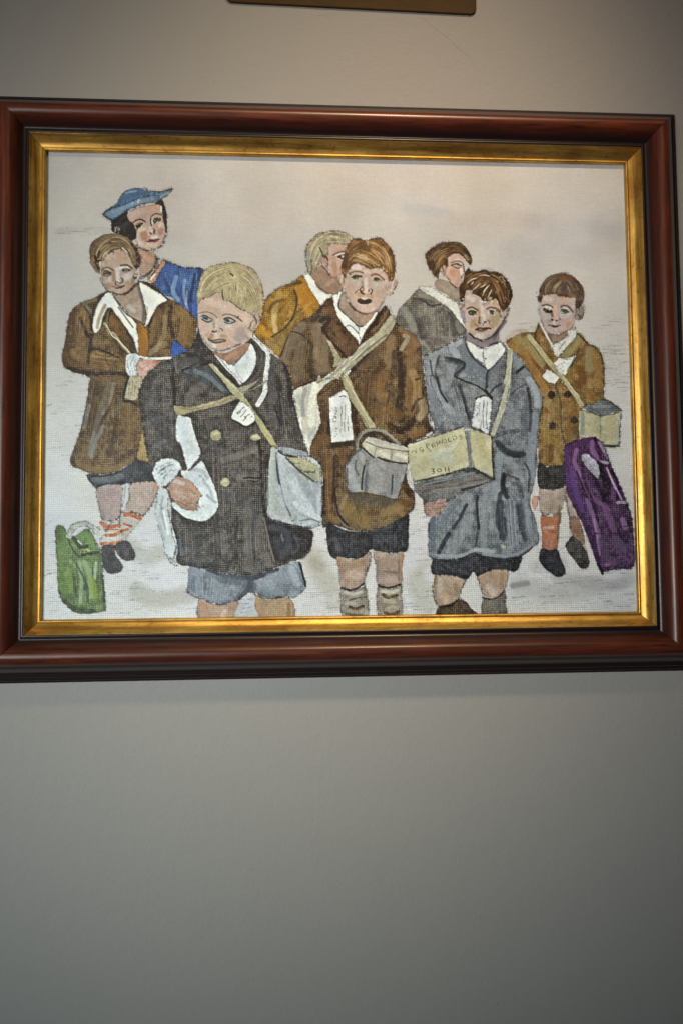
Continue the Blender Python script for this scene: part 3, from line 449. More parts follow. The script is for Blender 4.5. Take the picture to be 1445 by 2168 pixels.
def mustard_boy():
    t = 'mustardboy.coat'
    F(t, 'G 430,478 350,530 200,600 100,690 60,800 30,900 -10,980 20,1050 120,1130 240,1220 330,1010 420,920 540,840 620,740 540,660 470,560', '74490f', 'c2912f', low=1.0, tex=.9, o=.65, lw=2.2)
    for s, w, c, a in [('G 430,500 480,620 540,720', 22, 'c07c10', .6), ('G 400,600 440,720 480,800', 18, 'bb7a14', .6), ('G 220,640 180,760 170,900', 14, 'b0904c', .6), ('G 170,840 180,980', 10, 'c4ab70', .6), ('G 60,960 120,1010', 18, 'c08414', .7),
        ('G 250,700 180,720 120,800', 7, '5b4020', .6), ('G 300,700 260,820 210,900', 14, '9a6f1e', .5), ('G 420,800 360,900 280,1000', 14, '7a5a22', .6), ('G 350,500 300,570 400,540', 9, '5e4620', .6), ('G 200,1060 280,1040', 14, '7b6a3c', .6), ('G 120,1080 200,1130', 10, '8c8264', .5),
        ('G 500,760 560,740', 9, '9a6a22', .6), ('G 90,740 140,700', 9, 'b07c20', .5), ('G 80,880 110,960', 8, '8a4e10', .5)]: S(s, w, c, a, soft=w*.4, on=t, dry=.35)
    hair('G 300,600 150,800 60,960', 'G 540,700 400,860 220,1060', 60, ['c69a40', '6a4618', 'd0ae60'], 1.4, .4, t, ln=.3, seed=12)
    S('G 350,610 378,700 365,780 330,870 260,960 150,1035', 3.6, '34382c', .85, dry=.3); S('G 380,800 330,880', 3, '3a3a30', .6); O('G 430,480 350,530 200,600 100,690 70,760', 2.6, .7); O('G 560,800 420,900 320,990', 1.6, .5); S('G 330,560 420,540', 4, '4a3c24', .6)
    F('mustardboy.face', 'G 600,390 660,470 740,490 790,600 700,655 620,625 540,540 505,460', '8c6a52', 'b08a72', tex=.5, o=.3)
    B('G 680,540 720,600', 9, '9a704e', .6, 'mustardboy.face'); B('G 700,520 650,560', 8, 'a88c74', .6, 'mustardboy.face'); S('G 600,600 680,650 740,645', 2, '6a4a3a', .6)
    F('mustardboy.face', 'G 650,225 720,195 840,195 810,290 800,380 760,470 700,492 660,455 640,385 600,335 640,290', 'b48a74', 'd0a490', tex=.35, o=.25, h=.6)
    for s, w, c, a in [('g 200,700 150,850', 8, 'b99a98', .6), ('g 300,650 450,640', 8, 'c0957c', .7), ('g 250,1200 300,1400', 11, 'a9805e', .7), ('g 300,1500 320,1580', 7, 'bd7458', .8), ('g 450,1200 480,1300', 6, 'c49468', .6), ('g 130,1300 120,1450', 6, 'c49a86', .6), ('g 120,1100 150,1200', 7, 'c39584', .5)]: B(s, w, c, a, 'mustardboy.face')
    S('g 240,915 350,860 450,825 590,790', 2.4, '5d3c2a', .9); S('g 300,840 420,790 600,760', 2.2, 'ba8458', .7); S('g 330,930 430,900 560,870', 2.4, 'c5bdb8', .8); S('g 400,965 470,945 560,910', 3, '17161a', .95); S('g 420,980 500,1030 540,1040', 3, '201c20', .9); S('g 535,955 545,1000', 2.2, 'd4d4d2', .9)
    S('g 350,1040 450,1040 520,1100', 1.8, 'd0ae9c', .7)
    F('mustardboy.face', 'G 592,325 630,315 655,340 645,400 610,380', 'a67a64', 'c89a84', tex=.3, o=.6); O('G 590,330 600,380 640,430 670,470', 2.4, .85); S('G 600,300 640,310 655,340', 3, '29211f', .85); S('G 600,340 630,360', 2, '9b6450', .8)
    q = 'mustardboy.hair'
    F(q, 'G 452,260 480,185 560,108 640,85 720,78 800,85 860,125 885,160 830,200 700,188 655,225 655,290 600,300 590,350 560,400 510,470 480,450 458,350', '85795e', 'bdad88', tex=.45, o=.5)
    hair('G 640,100 540,160 490,260 480,400', 'G 650,200 600,260 560,340 520,440', 40, ['6a6048', 'd4c8a0', '968a68', 'a89a80'], 1.4, .7, q, seed=14); hair('G 600,110 700,95 860,140', 'G 640,180 720,185 840,190', 30, ['6a6048', 'd4c8a0', '968a68'], 1.4, .7, q, seed=15)
    B('G 480,280 490,380', 8, '87888a', .6, q); S('G 580,230 610,290', 3, '3a2e28', .7); S('G 505,340 515,420 500,460', 4, '54524c', .7, dry=.4); O('G 450,260 470,200 560,110 720,75 800,90', 1.7, .6); O('G 460,250 450,330 480,440', 1.6, .6); dots('G 470,450 490,470', 8, '3a3630', 1.6, .7, 4)
    F('mustardboy.shirt', 'G 438,475 500,480 560,580 640,640 695,655 605,745 560,700 480,570', 'c6c6bd', 'dfdfd6', tex=.25, o=.4, h=.9); O('G 505,480 560,575 640,640', 1.6, .5)

def far_boy():
    t = 'greyjacketboy.coat'
    F(t, 'J 285,560 200,640 120,720 72,820 60,880 230,980 280,1050 330,1170 500,1080 640,1000 700,930 640,840 560,740 430,650', '4e4a44', '8f8a7e', low=1.0, o=.55, lw=1.8)
    for s, w, c, a in [('J 300,600 420,640 500,700', 14, '8d8672', .7), ('J 150,740 200,830 240,920', 16, '88867a', .6), ('J 280,850 320,980', 16, '3f3c3a', .55), ('J 560,800 620,900 600,960', 14, '4a4a4c', .6), ('J 620,860 650,940', 9, '7d7c72', .6), ('J 500,750 560,880', 8, '54524a', .6), ('J 400,800 420,1000', 18, '7d756a', .4), ('J 360,1020 500,1030', 14, '5c544e', .5), ('J 330,560 360,600', 8, '9a9480', .6)]: S(s, w, c, a, soft=w*.4, on=t, dry=.35)
    S('J 240,640 320,660 390,710 480,695', 4.5, '38363a', .75, dry=.3); S('J 510,700 460,780', 2.6, '4a4844', .7); S('J 540,760 600,860', 3, '3e3e40', .5); O('J 400,720 470,700', 2, .6); S('J 180,740 260,800', 1.8, '5a584f', .6)
    hair('J 200,700 260,1000', 'J 560,800 560,1020', 40, ['a29a88', '3d3a36', '8c8474'], 1.4, .4, t, ln=.2, seed=17)
    F('greyjacketboy.face', 'J 450,470 560,495 660,540 655,640 600,668 520,600 425,540', '8f7a68', 'b09c88', tex=.4, o=.25); B('J 600,600 640,600', 8, 'a88f6c', .6, 'greyjacketboy.face')
    F('greyjacketboy.face', 'J 560,255 640,235 720,300 680,340 692,400 668,470 645,545 580,525 540,465 495,430 470,370 520,345', 'b88a76', 'd6ac98', tex=.35, o=.2, h=.6)
    for s, w, c, a in [('J 580,400 600,430', 12, 'd0865e', .8), ('J 640,490 620,520', 7, 'bd8a7a', .6), ('J 620,280 680,290', 9, 'c4a492', .6), ('J 560,280 550,320', 6, 'c9a690', .6), ('J 660,380 665,420', 6, 'd8cfc6', .85), ('J 530,450 560,480', 6, 'b58264', .6), ('J 690,320 720,350', 6, 'c9b49c', .6)]: B(s, w, c, a, 'greyjacketboy.face')
    S('J 570,322 620,308 660,315 685,350 690,400', 1.5, '151316', .85, dry=.4); S('J 578,352 620,370 645,366', 1.8, '17130f', .9); S('J 575,345 610,332 660,342', 2.6, '201a18', .85); S('J 625,335 655,345', 4, '3a3c40', .9); S('J 650,335 662,330', 1.8, 'd4d8da', .9); O('J 690,390 668,450', 1.4, .7); dots('J 660,455 665,445', 3, '18161a', 1.6, .9, .8)
    S('J 600,290 640,285', 1.8, 'ddd2c4', .6); S('J 540,465 570,510 610,540 640,542', 2.2, '231a18', .8, dry=.6)
    F('greyjacketboy.face', 'J 470,350 510,320 520,370 510,430 480,415', 'a67e68', 'cba590', tex=.3, o=.6); S('J 490,350 500,400', 2, '5a3a2c', .7)
    q = 'greyjacketboy.hair'
    F(q, 'J 340,250 380,205 440,165 520,138 600,132 660,150 710,190 755,280 745,345 705,300 640,240 560,258 540,300 535,360 490,345 462,420 455,470 420,440 380,380 350,310', '34200f', '8a5c28', low=1, tex=.6, o=.5)
    hair('J 540,150 420,210 370,280', 'J 560,250 480,300 440,420', 34, ['b07a38', '2a180c', '8f6028', 'c9924a'], 1.4, .7, q, seed=18); hair('J 520,150 640,160 740,260', 'J 540,240 640,225 730,300', 26, ['b07a38', '2a180c', '6a431c'], 1.5, .7, q, seed=19)
    O('J 340,250 380,205 440,160 540,132 660,148', 3, .7, dry=.6); O('J 345,260 370,360 430,450', 2.6, .8, c='241a16'); B('J 700,260 720,290', 6, '9d8a60', .6, q)
    F('greyjacketboy.shirt', 'J 285,545 320,535 400,545 520,625 615,672 668,820 698,905 640,845 560,740 430,645 330,590', 'bdbbb0', 'dbd9ce', tex=.4, o=.4, h=.8); B('J 300,560 360,580', 6, 'a5a7a8', .5, 'greyjacketboy.shirt'); O('J 520,625 600,670', 1.2, .5)

def centre_boy():
    t = 'centreboy.coat'
    F(t, 'G 700,680 600,750 520,830 400,900 320,990 260,1100 225,1200 G 160,1380 H 60,100 130,450 160,620 240,800 350,920 345,1395 400,1412 I 350,352 500,402 620,412 800,382 1000,272 1130,182 1142,60 H 1165,1100 1110,1000 1110,700 1330,600 1345,560 1300,450 1310,300 1270,100 J 335,1440 310,1180 285,1040 230,970 100,880 G 1205,820 1170,755 1090,810', '38240f', '906838', low=1.0, tex=1.1, o=.6, lw=2.3)
    for s, w, c, a in [('G 420,930 360,1000 300,1120 260,1250', 20, '75644e', .7), ('G 560,960 600,1100 600,1300', 30, '7f6a4c', .7), ('G 380,1050 400,1200 380,1380', 26, '6f5a40', .6), ('G 540,1150 600,1250', 16, '957448', .5), ('G 620,1200 640,1320', 16, '7a6040', .6),
        ('G 480,1080 512,1120 500,1180 495,1260 510,1400', 7, '26201f', .8), ('G 330,980 420,1010 480,1070', 3, '2a2220', .8), ('G 300,1000 260,1100 230,1200', 6, '2b2626', .6), ('G 520,870 600,860 660,870', 12, '3b3430', .7), ('G 600,750 560,850', 10, '2c2725', .6),
        ('J 30,1000 20,1100 0,1250', 18, '8d6c44', .6), ('J 120,920 200,960 260,1060', 14, '8c6234', .7), ('J 100,1100 110,1200 120,1440', 12, '261b18', .8), ('J 60,1130 60,1250', 12, '4a3424', .6), ('J 210,1050 220,1200 200,1400', 22, '8a6232', .55), ('J 150,980 180,1000 120,1100', 9, '9c8f72', .7),
        ('G 1000,1210 900,1290 820,1370', 14, '241812', .75), ('G 1090,1170 960,1300', 16, '6b5034', .55), ('G 1150,1290 1040,1400 H 760,120', 14, '4a3018', .5),
        ('H 1070,0 1060,150 1040,350 1060,450', 16, '2a1c14', .8), ('H 1020,200 900,300 840,360', 14, '4e3c28', .65), ('H 900,60 860,160 880,260', 24, '93622a', .5), ('H 760,100 720,250 760,400', 20, '5c3c1a', .5), ('H 820,400 960,380 1040,420', 20, '7d4e1c', .55), ('H 960,520 1060,560 1140,520', 14, '26190f', .8), ('H 1040,560 1120,500 1180,450', 12, '2a1c14', .85),
        ('H 1160,40 1200,150 1180,300', 18, 'a07840', .7), ('H 1240,280 1260,380 1220,440', 16, 'a5926a', .75), ('H 1130,150 1120,300 1150,380', 14, '8b5a24', .6), ('H 1150,600 1240,560', 16, '8d5a26', .6), ('H 1220,90 1190,100', 5, '2e2018', .9), ('H 1250,260 1200,290 1150,380', 6, '3a2818', .9), ('H 1280,520 1330,580', 5, '1f1a18', .8),
        ('H 350,300 370,450 340,560 330,700', 12, '57361a', .6), ('H 280,700 360,640 500,690', 22, '7c4e1c', .5), ('H 440,690 560,680 640,680', 12, '24160e', .8), ('H 380,800 400,1000 390,1250', 24, '7a4a18', .4), ('H 470,800 470,1000 460,1200', 12, '23170f', .7), ('H 520,760 560,840', 16, '6c3f14', .5), ('H 355,1000 360,1300', 8, '241710', .7),
        ('H 640,350 640,480 670,600', 12, '2c1c14', .7), ('H 420,1330 480,1370', 14, '8d5a1c', .6), ('H 1090,950 1080,1100 1060,1250', 20, '5c3414', .6), ('H 1120,1100 1100,1200', 12, '2e1c10', .5), ('H 410,420 400,600', 5, '221812', .7), ('H 100,190 200,140 420,60', 4, '2b1c12', .7)]: S(s, w, c, a, soft=max(1.6, w*.35), on=t, dry=.4)
    hair('H 640,60 620,600', 'H 1040,60 960,560', 60, ['b0793a', '24150c', '9a6428'], 1.4, .35, t, ln=.15, seed=21); hair('H 300,650 380,1380', 'H 560,700 470,1380', 50, ['a86e2c', '24150c', '8a5420'], 1.4, .4, t, ln=.12, seed=22)
    hair('G 300,1050 240,1300', 'G 660,1000 640,1350', 46, ['a58a64', '3c2c20', '8a6e48'], 1.4, .4, t, ln=.2, seed=23); hair('H 1100,60 1100,560', 'H 1280,100 1280,520', 30, ['c49a5c', '3a2412', 'a87a3c'], 1.5, .5, t, ln=.2, seed=24)
    # lower front of the coat
    F(t, 'H 470,1080 560,1110 700,1120 860,1150 1010,1185 1060,1100 1120,1150 1160,1230 1080,1330 960,1400 840,1435 700,1445 600,1420 520,1350 480,1250', '523c1e', '906c38', low=1.0, o=.3)
    for s, w, c, a in [('H 600,1130 720,1180 900,1200 1000,1210', 18, '4d473c', .75), ('H 580,1250 620,1330 720,1380', 26, '8f6a26', .5), ('H 900,1300 1040,1240', 18, '96703a', .5), ('H 1060,1200 1130,1230', 14, '6a3c14', .6), ('H 560,1150 520,1250', 9, '96804a', .5), ('H 1040,1290 1080,1320', 12, 'a06c22', .6)]: S(s, w, c, a, soft=w*.4, on=t, dry=.4)
    S('H 460,1080 470,1200 500,1320 580,1410', 4.5, '1f1b1a', .8); S('H 490,1340 560,1420 640,1440', 2.6, '6b6455', .8); hair('H 520,1150 640,1420', 'H 1080,1150 900,1420', 50, ['b48c44', '4a3618', '8a6a30'], 1.5, .4, t, ln=.2, seed=25)
    B('H 1130,640 1100,680', 9, '2a180e', .6, t); S('H 1290,600 1330,580', 5, 'c8c6bc', .8)
    # trousers, legs, socks
    F('centreboy.shorts', 'I 243,340 350,360 450,400 620,415 800,382 1000,272 1082,235 1078,400 1065,602 900,632 740,608 700,588 600,682 480,682 285,660', '16161c', '4c4a50', base=-.05, o=.6)
    S('I 340,500 370,580', 12, '4e4b52', .5, soft=5, on='centreboy.shorts'); S('I 680,420 700,580', 8, '15161f', .7, soft=3); S('I 760,400 900,360', 9, '3e434c', .5, soft=4, on='centreboy.shorts'); S('I 1000,500 1040,560', 5, '5a5e66', .6, soft=2); hair('I 300,400 300,640', 'I 1050,400 1040,600', 40, ['5a585e', '0f0f14'], 1.3, .4, 'centreboy.shorts', ln=.2, seed=26)
    l = 'centreboy.leg'
    F(l, 'I 350,672 480,690 600,680 692,615 690,720 640,850 625,950 500,1002 392,990 370,800', '957256', 'c4a084', grain='v', o=.5); F(l, 'I 728,612 900,640 1030,625 1010,800 1012,950 885,982 770,962 745,780', '93745e', 'bc9c84', grain='v', o=.5)
    for s, w, c, a in [('I 480,850 580,860', 20, 'c9a48c', .5), ('I 500,760 560,740', 14, 'a98050', .5), ('I 370,680 365,860 380,980', 4, 'c06c3c', .7), ('I 1020,650 1010,860', 4, 'c46a38', .7), ('I 640,700 600,720', 8, '8f7050', .5), ('I 860,720 900,760', 14, 'a58464', .5), ('I 830,820 960,830', 5, '7a6656', .6), ('I 880,900 960,900', 14, 'b4998c', .5), ('I 760,700 760,900', 5, '8a786c', .6), ('I 980,700 980,900', 5, '8a6c58', .6)]: B(s, w, c, a, l)
    O('I 695,620 690,720 640,880', 2, .8)
    k = 'centreboy.sock'
    F(k, 'I 390,985 500,1012 640,980 662,1080 660,1290 415,1290', '76695a', 'b5a896', tex=.7, o=.6); F(k, 'I 770,958 885,990 1002,955 1012,1060 1008,1290 775,1290', '7a6c5c', 'b8aa98', tex=.7, o=.6)
    for s, w, c, a in [('I 430,1030 520,1050 600,1030', 7, 'bdb4a6', .8), ('I 480,1110 560,1090 640,1080', 3, '56402c', .8), ('I 480,1180 540,1200 620,1170', 6, '4e3218', .9), ('I 520,1195 560,1210 600,1190', 3, '8a5c2c', .9), ('I 440,1140 520,1150', 6, 'a89c8a', .7), ('I 810,1020 900,1030 970,1010', 7, 'c2b8a6', .8), ('I 820,1055 870,1085 960,1065', 7, '5a3a1a', .9),
        ('I 860,1070 900,1085', 3, 'a87a3c', .9), ('I 840,1120 940,1130', 8, 'b2a184', .8), ('I 850,1200 900,1180 960,1190', 6, 'b09a74', .8), ('I 840,1240 900,1260 980,1230', 7, '5a3418', .8), ('I 440,1250 620,1270', 5, '6a5a44', .7)]: S(s, w, c, a, soft=w*.35, on=k, dry=.3)
    S('I 395,985 480,1010 560,990 620,940', 3.6, '1e1a1a', .9, dry=.3); S('I 775,965 870,985 1000,950', 3.4, '1e1a1a', .9, dry=.3); S('I 630,940 640,1010', 5, '4c4a44', .7); dots('I 670,1130 690,1100', 6, 'a05c38', 1.6, .7, 3)
    # strap, cloth, label
    F('centreboy.cloth', 'H 92,205 200,150 330,100 480,10 600,0 570,60 480,85 400,130 330,200 302,260 330,400 332,500 290,600 245,700 230,795 190,720 150,600 110,350', 'a8a594', 'd2cebc', tex=.5, o=.5, h=.8, grain='v')
    for s, w, c, a in [('H 200,180 170,300 180,420', 8, '8b8e93', .7), ('H 130,240 150,330', 7, 'a5a38c', .6), ('H 290,150 250,350 250,500', 14, 'd6d2c2', .7), ('H 280,540 220,640', 7, '9aa0a6', .7), ('H 200,600 220,720', 7, 'cdc9ba', .7), ('H 360,110 440,60', 7, '9b9c98', .6), ('H 150,450 160,560', 4, 'dedbd0', .6)]: S(s, w, c, a, soft=w*.35, on='centreboy.cloth')
    O('H 300,260 335,500 260,650 235,790', 1.8, .6)
    F('centreboy.strap', 'G 640,1065 690,1080 720,1140 780,1240 745,1290 700,1300 710,1230 680,1140', '8e8460', 'b5aa84', tex=.4, o=.45)
    F('centreboy.strap', 'G 1195,850 1255,848 1252,925 1150,1070 1010,1180 890,1290 800,1370 H 480,95 400,90 H 300,130 320,60 G 620,1420 720,1330 760,1250 850,1180 960,1090 1090,1000', '877f66', 'b9b08c', tex=.35, o=.55, h=.9)
    for s, w, c, a in [('G 1220,870 1130,980 1060,1060', 7, 'a39f80', .7), ('G 1060,1040 930,1140 820,1260 720,1350', 7, 'a3a08c', .7), ('G 1180,1010 1040,1120 900,1240', 3, '57534a', .7), ('G 900,1160 800,1280 700,1370', 3, '6a665c', .6), ('G 1190,860 1100,960', 3, 'd0cbb2', .8), ('G 1010,1110 900,1220 780,1330', 2, 'd6d2c2', .6), ('G 980,1090 860,1190 790,1280', 3, 'cac6b4', .6)]: S(s, w, c, a, soft=1.5, on='centreboy.strap')
    hair('G 1100,1000 760,1290 600,1430', 'G 1180,1050 880,1280 700,1430', 30, ['5a564c', 'd8d4c0', '7a7464'], 1.2, .7, 'centreboy.strap', ln=.15, seed=27)
    F('centreboy.strap', 'H 520,60 590,80 650,220 720,340 830,530 760,548 690,430 610,300 550,180', '8f8560', 'b4aa7c', tex=.35, o=.45, h=.7); S('H 600,300 700,430 760,530', 2.4, '4a4636', .6, dry=.6); S('H 580,110 660,270 780,480', 2, 'c4bc90', .6)
    S('H 480,95 400,190 310,240', 4, '2c1e14', .6, dry=.4); dots('H 480,70 540,60 590,20 560,80', 14, 'd6d4cc', 1.6, .8, 4)
    F('centreboy.label', 'H 412,268 470,235 535,195 572,208 602,330 606,450 632,645 430,668 415,450', 'bcbcb8', 'dcdcda', tex=.35, sm=1, o=.6, h=.8)
    S('t 760,230 500,420 300,500', 3, '9da3a8', .7, on='centreboy.label'); S('t 610,460 720,435 790,450', 2, '2a2a2c', .8, dry=.3)
    for s, a in (('t 655,780 660,960 645,1080', .9), ('t 650,1080 660,1400', .5), ('t 770,730 770,1200', .8), ('t 740,1300 765,1600', .8), ('t 865,1100 860,1350', .6), ('t 870,1430 875,1600', .5), ('t 640,1500 620,1650', .4)): S(s, 1.3, '26282a', a, dry=.5)
    for s in ('t 395,1180 395,1290 480,1270', 't 430,1100 480,1110 480,1170 430,1160 430,1100', 't 430,990 490,1020 440,1050', 't 460,920 510,900 500,960', 't 465,800 510,830 490,860', 't 470,1480 520,1500 470,1540', 't 460,1600 500,1610', 't 430,1740 470,1780', 't 500,1680 530,1700'): S(s, 1.3, '2c2c2e', .75, sm=1, br=0)
    # satchel
    g = 'centreboy.satchel'
    F(g, 'H 560,868 600,810 660,740 720,705 790,780 860,805 1000,840 1112,855 1095,950 1040,1100 1015,1172 940,1160 860,1138 700,1112 590,1108 565,980', '6e6f6e', 'a09c94', tex=.5, o=.6, h=.6)
    for s, w, c, a in [('H 600,900 620,1000 660,1090', 14, '96989c', .6), ('H 760,860 740,1000 740,1090', 6, '4f545c', .8), ('H 740,830 715,930 700,1090', 4, '23262c', .85), ('H 650,830 645,900 680,960', 4, '545a64', .7), ('H 800,900 860,1000 820,1080', 26, '949290', .6), ('H 960,880 940,1050', 20, '85837e', .5), ('H 980,960 970,1130', 3.4, '2c2f36', .85), ('H 1020,1000 1000,1120', 9, '747a80', .7), ('H 1090,880 1060,1000', 6, '8f9092', .6), ('H 570,900 575,1050', 4, '4a505c', .6), ('H 620,790 680,740', 8, '7c8288', .7), ('H 700,780 720,850', 10, '9a9790', .6)]: S(s, w, c, a, soft=max(1.4, w*.35), on=g, dry=.2)
    F(g, 'H 705,700 730,640 780,615 900,650 1010,680 1132,722 1128,790 1112,852 980,832 850,795 800,800 750,740', 'a09a82', 'cac3a8', tex=.4, sm=2, o=.55, h=.9)
    S('H 740,660 850,705 960,725 1120,750', 2, '5c5e60', .8, dry=.4); S('H 790,640 900,670 1080,710', 6, '9fa19e', .7, on=g); S('H 835,700 815,790', 3, '84878a', .8); S('H 975,735 965,825', 5, '8a8c8a', .8); S('H 870,750 940,790', 8, 'cfc8ae', .7, on=g); S('H 1020,770 1090,800', 8, 'cfc9b0', .7, on=g)
    S('H 850,800 900,825 1000,845 1100,855', 3, '302620', .8, dry=.3); S('H 700,700 760,760 810,800', 3, '2a2420', .85); S('H 1130,740 1120,850', 3, '2a2c2e', .8)
    S('H 662,720 665,650 700,585 760,555 840,548 930,580 1000,640 1040,680', 6.5, '88867a', .95, h=.5, tag=g); S('H 720,610 790,580 870,590 960,660', 6, '2f3028', .85, soft=3); O('H 655,720 660,640 700,575 760,545 850,540 950,575 1060,680', 1.6, .7)
    S('H 570,870 620,790 700,720', 3, '3c4248', .8)
    # head
    F('centreboy.face', 'G 740,600 800,640 830,720 900,800 1000,830 1100,790 1080,860 960,935 840,875 750,790 742,720', '8c7460', 'b89880', tex=.5, o=.3)
    B('G 830,780 860,850', 9, '97826c', .6, 'centreboy.face'); B('G 960,880 1020,850', 10, 'b58a6c', .6, 'centreboy.face'); B('G 780,680 790,740', 8, 'a9927c', .6, 'centreboy.face')
    F('centreboy.face', 'd 340,635 500,590 700,680 1050,750 1150,850 1165,1000 1140,1220 1050,1400 950,1560 820,1660 650,1685 500,1640 400,1570 290,1440 200,1250 165,1100 195,900 270,760', 'b39180', 'd0b2a0', tex=.3, low=.5, o=.3, h=.7)
    fa = 'centreboy.face'
    for s, w, c, a in [('d 380,660 520,680', 11, 'cfc0b6', .8), ('d 640,760 700,780', 9, 'c9b0a2', .6), ('d 800,720 960,760', 9, 'c8a08a', .7), ('d 400,1000 500,1020', 12, 'b3a698', .7), ('d 660,950 670,1200', 8, 'cfc0b4', .8), ('d 850,1050 950,1080', 14, 'b8a89c', .7), ('d 580,1000 590,1120', 5, '9c8478', .7), ('d 600,1150 600,1200', 5, 'c4735c', .8),
        ('d 260,1150 320,1350', 12, 'b8967f', .5), ('d 500,1260 560,1320', 9, 'bd8a60', .6), ('d 700,1290 780,1310', 8, 'bd8c5c', .6), ('d 960,1300 1060,1250', 16, 'bb9a84', .5), ('d 600,1590 800,1580', 12, 'd0a694', .7), ('d 1100,1080 1120,1150', 8, 'b09084', .6), ('d 930,1380 960,1450', 8, 'c29a88', .6), ('d 1090,900 1110,980', 8, 'c49e86', .6), ('d 460,1480 520,1560', 8, 'c39a86', .6)]: B(s, w, c, a, fa)
    S('d 295,810 340,785 460,765 600,795', 3.2, '7a5636', .9); S('d 780,850 860,825 960,860 1050,950', 3.6, '7a5238', .9); S('d 300,820 340,840', 2.4, '5a3c28', .7)
    S('d 345,890 430,850 560,870', 2, '181512', .9); S('d 385,890 425,885 470,895', 7, '39560f', .95); S('d 395,925 455,925', 4, '3c5e10', .9); dots('d 430,890', 2, '15200a', 2.2, .9, .8); S('d 495,870 540,885 570,870', 2.4, '3c2c22', .8); dots('d 350,870 500,910 450,920', 4, 'd4d4c8', 1.5, .9, 1)
    S('d 840,910 890,900 950,930', 2, '161410', .9); S('d 850,940 900,945', 6, '3c5a12', .95); S('d 880,965 910,968', 3, '4f7418', .9); dots('d 870,930', 2, '121a08', 2, .9, .6); S('d 940,930 1000,970', 2.2, '4c3a2c', .8); S('d 810,930 825,950', 2, 'd6d4cc', .9); S('d 800,900 880,870 960,900 1010,960', 3, 'c4ab84', .7); S('d 400,940 480,945', 3, '8a8470', .5); S('d 830,985 950,990', 3, '8a7c60', .5)
    S('d 590,1060 570,1110 530,1160 545,1220 590,1260', 2, '262022', .85, dry=.3); S('d 550,1190 600,1250 620,1265', 3, '4a2a22', .8); S('d 740,1160 790,1160 790,1220 760,1260', 2.4, '1f1c1e', .9, dry=.3); dots('d 740,1200 760,1240 720,1180', 6, '1d1a1c', 1.6, .85, 1.5); S('d 500,1170 460,1200 420,1240', 1.8, '3a3032', .7, dry=.4); dots('d 580,1080 600,1230 740,1180', 5, 'ddd4cc', 1.4, .8, 2)
    F(None, 'd 465,1395 500,1360 570,1375 640,1382 700,1368 760,1370 790,1410 765,1460 690,1488 600,1490 520,1470 475,1435', '2a1c16', '4f3626', tex=.5); S('d 520,1490 640,1505 740,1490', 2.0, 'cfcac4', .6, dry=.6); S('d 570,1330 620,1370 660,1360', 3, 'd0c0b4', .8); dots('d 560,1470 640,1490 700,1470', 8, '1e1a1a', 1.6, .9, 1.6)
    O('d 190,1150 240,1290 330,1470 430,1590 520,1650', 2.6, .75, c='4a3a34'); O('d 400,1580 520,1660 640,1690 780,1670 880,1600', 1.8, .6, c='4a3a38'); O('d 160,1110 280,1180 400,1080', .8, .01); S('d 940,1600 1040,1430', 5, '6a5a54', .5, soft=3)
    F(fa, 'd 1235,940 1320,940 1335,1040 1290,1140 1240,1250 1180,1285 1175,1180 1210,1050', 'b88a78', 'd6ac98', tex=.3, o=.4); S('d 1250,1000 1230,1100 1200,1200', 4, 'cfc0b6', .7, soft=2); S('d 1300,980 1280,1080', 4, 'c07e64', .7, soft=2); O('d 1340,1000 1310,1120 1250,1250', 1.8, .7)
    F(fa, 'd 100,840 150,800 190,830 180,960 175,1100 130,1110 60,990 50,900', 'a08468', 'c8a890', tex=.3, o=.3); S('d 140,840 130,1000', 4, 'cfc0b4', .7, soft=2); S('d 60,950 110,1060', 3, '7a6448', .6)
    q = 'centreboy.hair'
    F(q, 'd 115,700 150,560 195,350 250,220 340,90 480,40 600,62 760,58 900,20 1010,60 1120,160 1220,300 1285,480 1300,700 1275,930 1200,965 1150,950 1135,840 1060,780 1010,710 940,700 850,690 780,712 700,690 600,640 500,590 380,610 340,650 250,800 215,900 150,810', '6d4119', 'b47c34', tex=.5, low=.9, o=.5, h=.8)
    hair('d 640,80 380,200 230,420 160,760', 'd 700,500 520,520 400,560 300,640', 50, ['4a2a12', '8c5c28', 'c08c4c', '5c3818'], 1.4, .7, q, seed=28); hair('d 600,90 860,120 1100,320 1240,780', 'd 420,440 620,520 800,620 1000,720', 90, ['d8a85c', '8a561e', 'e4c088', 'a06c28', 'c48c3c'], 1.3, .75, q, seed=29, ln=.35)
    hair('d 300,400 560,420 760,520 900,680', 'd 380,560 560,590 680,640 760,700', 30, ['e0bc84', '8a5a24'], 1.3, .7, q, seed=30)
    B('d 560,200 700,260', 16, '5c3518', .5, q); B('d 220,400 180,640', 12, '4c3020', .6, q); S('d 700,60 700,200', 2, 'b9aa98', .5); S('d 1180,300 1260,500 1280,800', 6, '5c3a20', .5, on=q, soft=3)
    O('d 320,110 420,55 520,50 640,80 760,70 900,30 1020,60 1130,160', 2.8, .8, dry=.5); O('d 1130,160 1230,310 1300,500 1310,800', 2, .7); dots('d 640,70 560,60 700,60', 8, 'cfc8c0', 1.5, .8, 3); dots('d 1060,740 1020,720 940,700 1150,900 1200,940', 14, 'd8c4ac', 1.5, .7, 3, seed=8); dots('d 1180,920 1210,960', 6, '2c1c14', 2, .8, 3)
    # collar
    F('centreboy.shirt', 'G 700,680 735,645 790,625 755,690 750,760 850,868 940,945 1000,915 1095,808 1060,885 1000,960 950,1060 930,1100 865,1030 800,950 735,830', 'c4c7c9', 'e3e5e4', tex=.3, o=.5, h=.9)
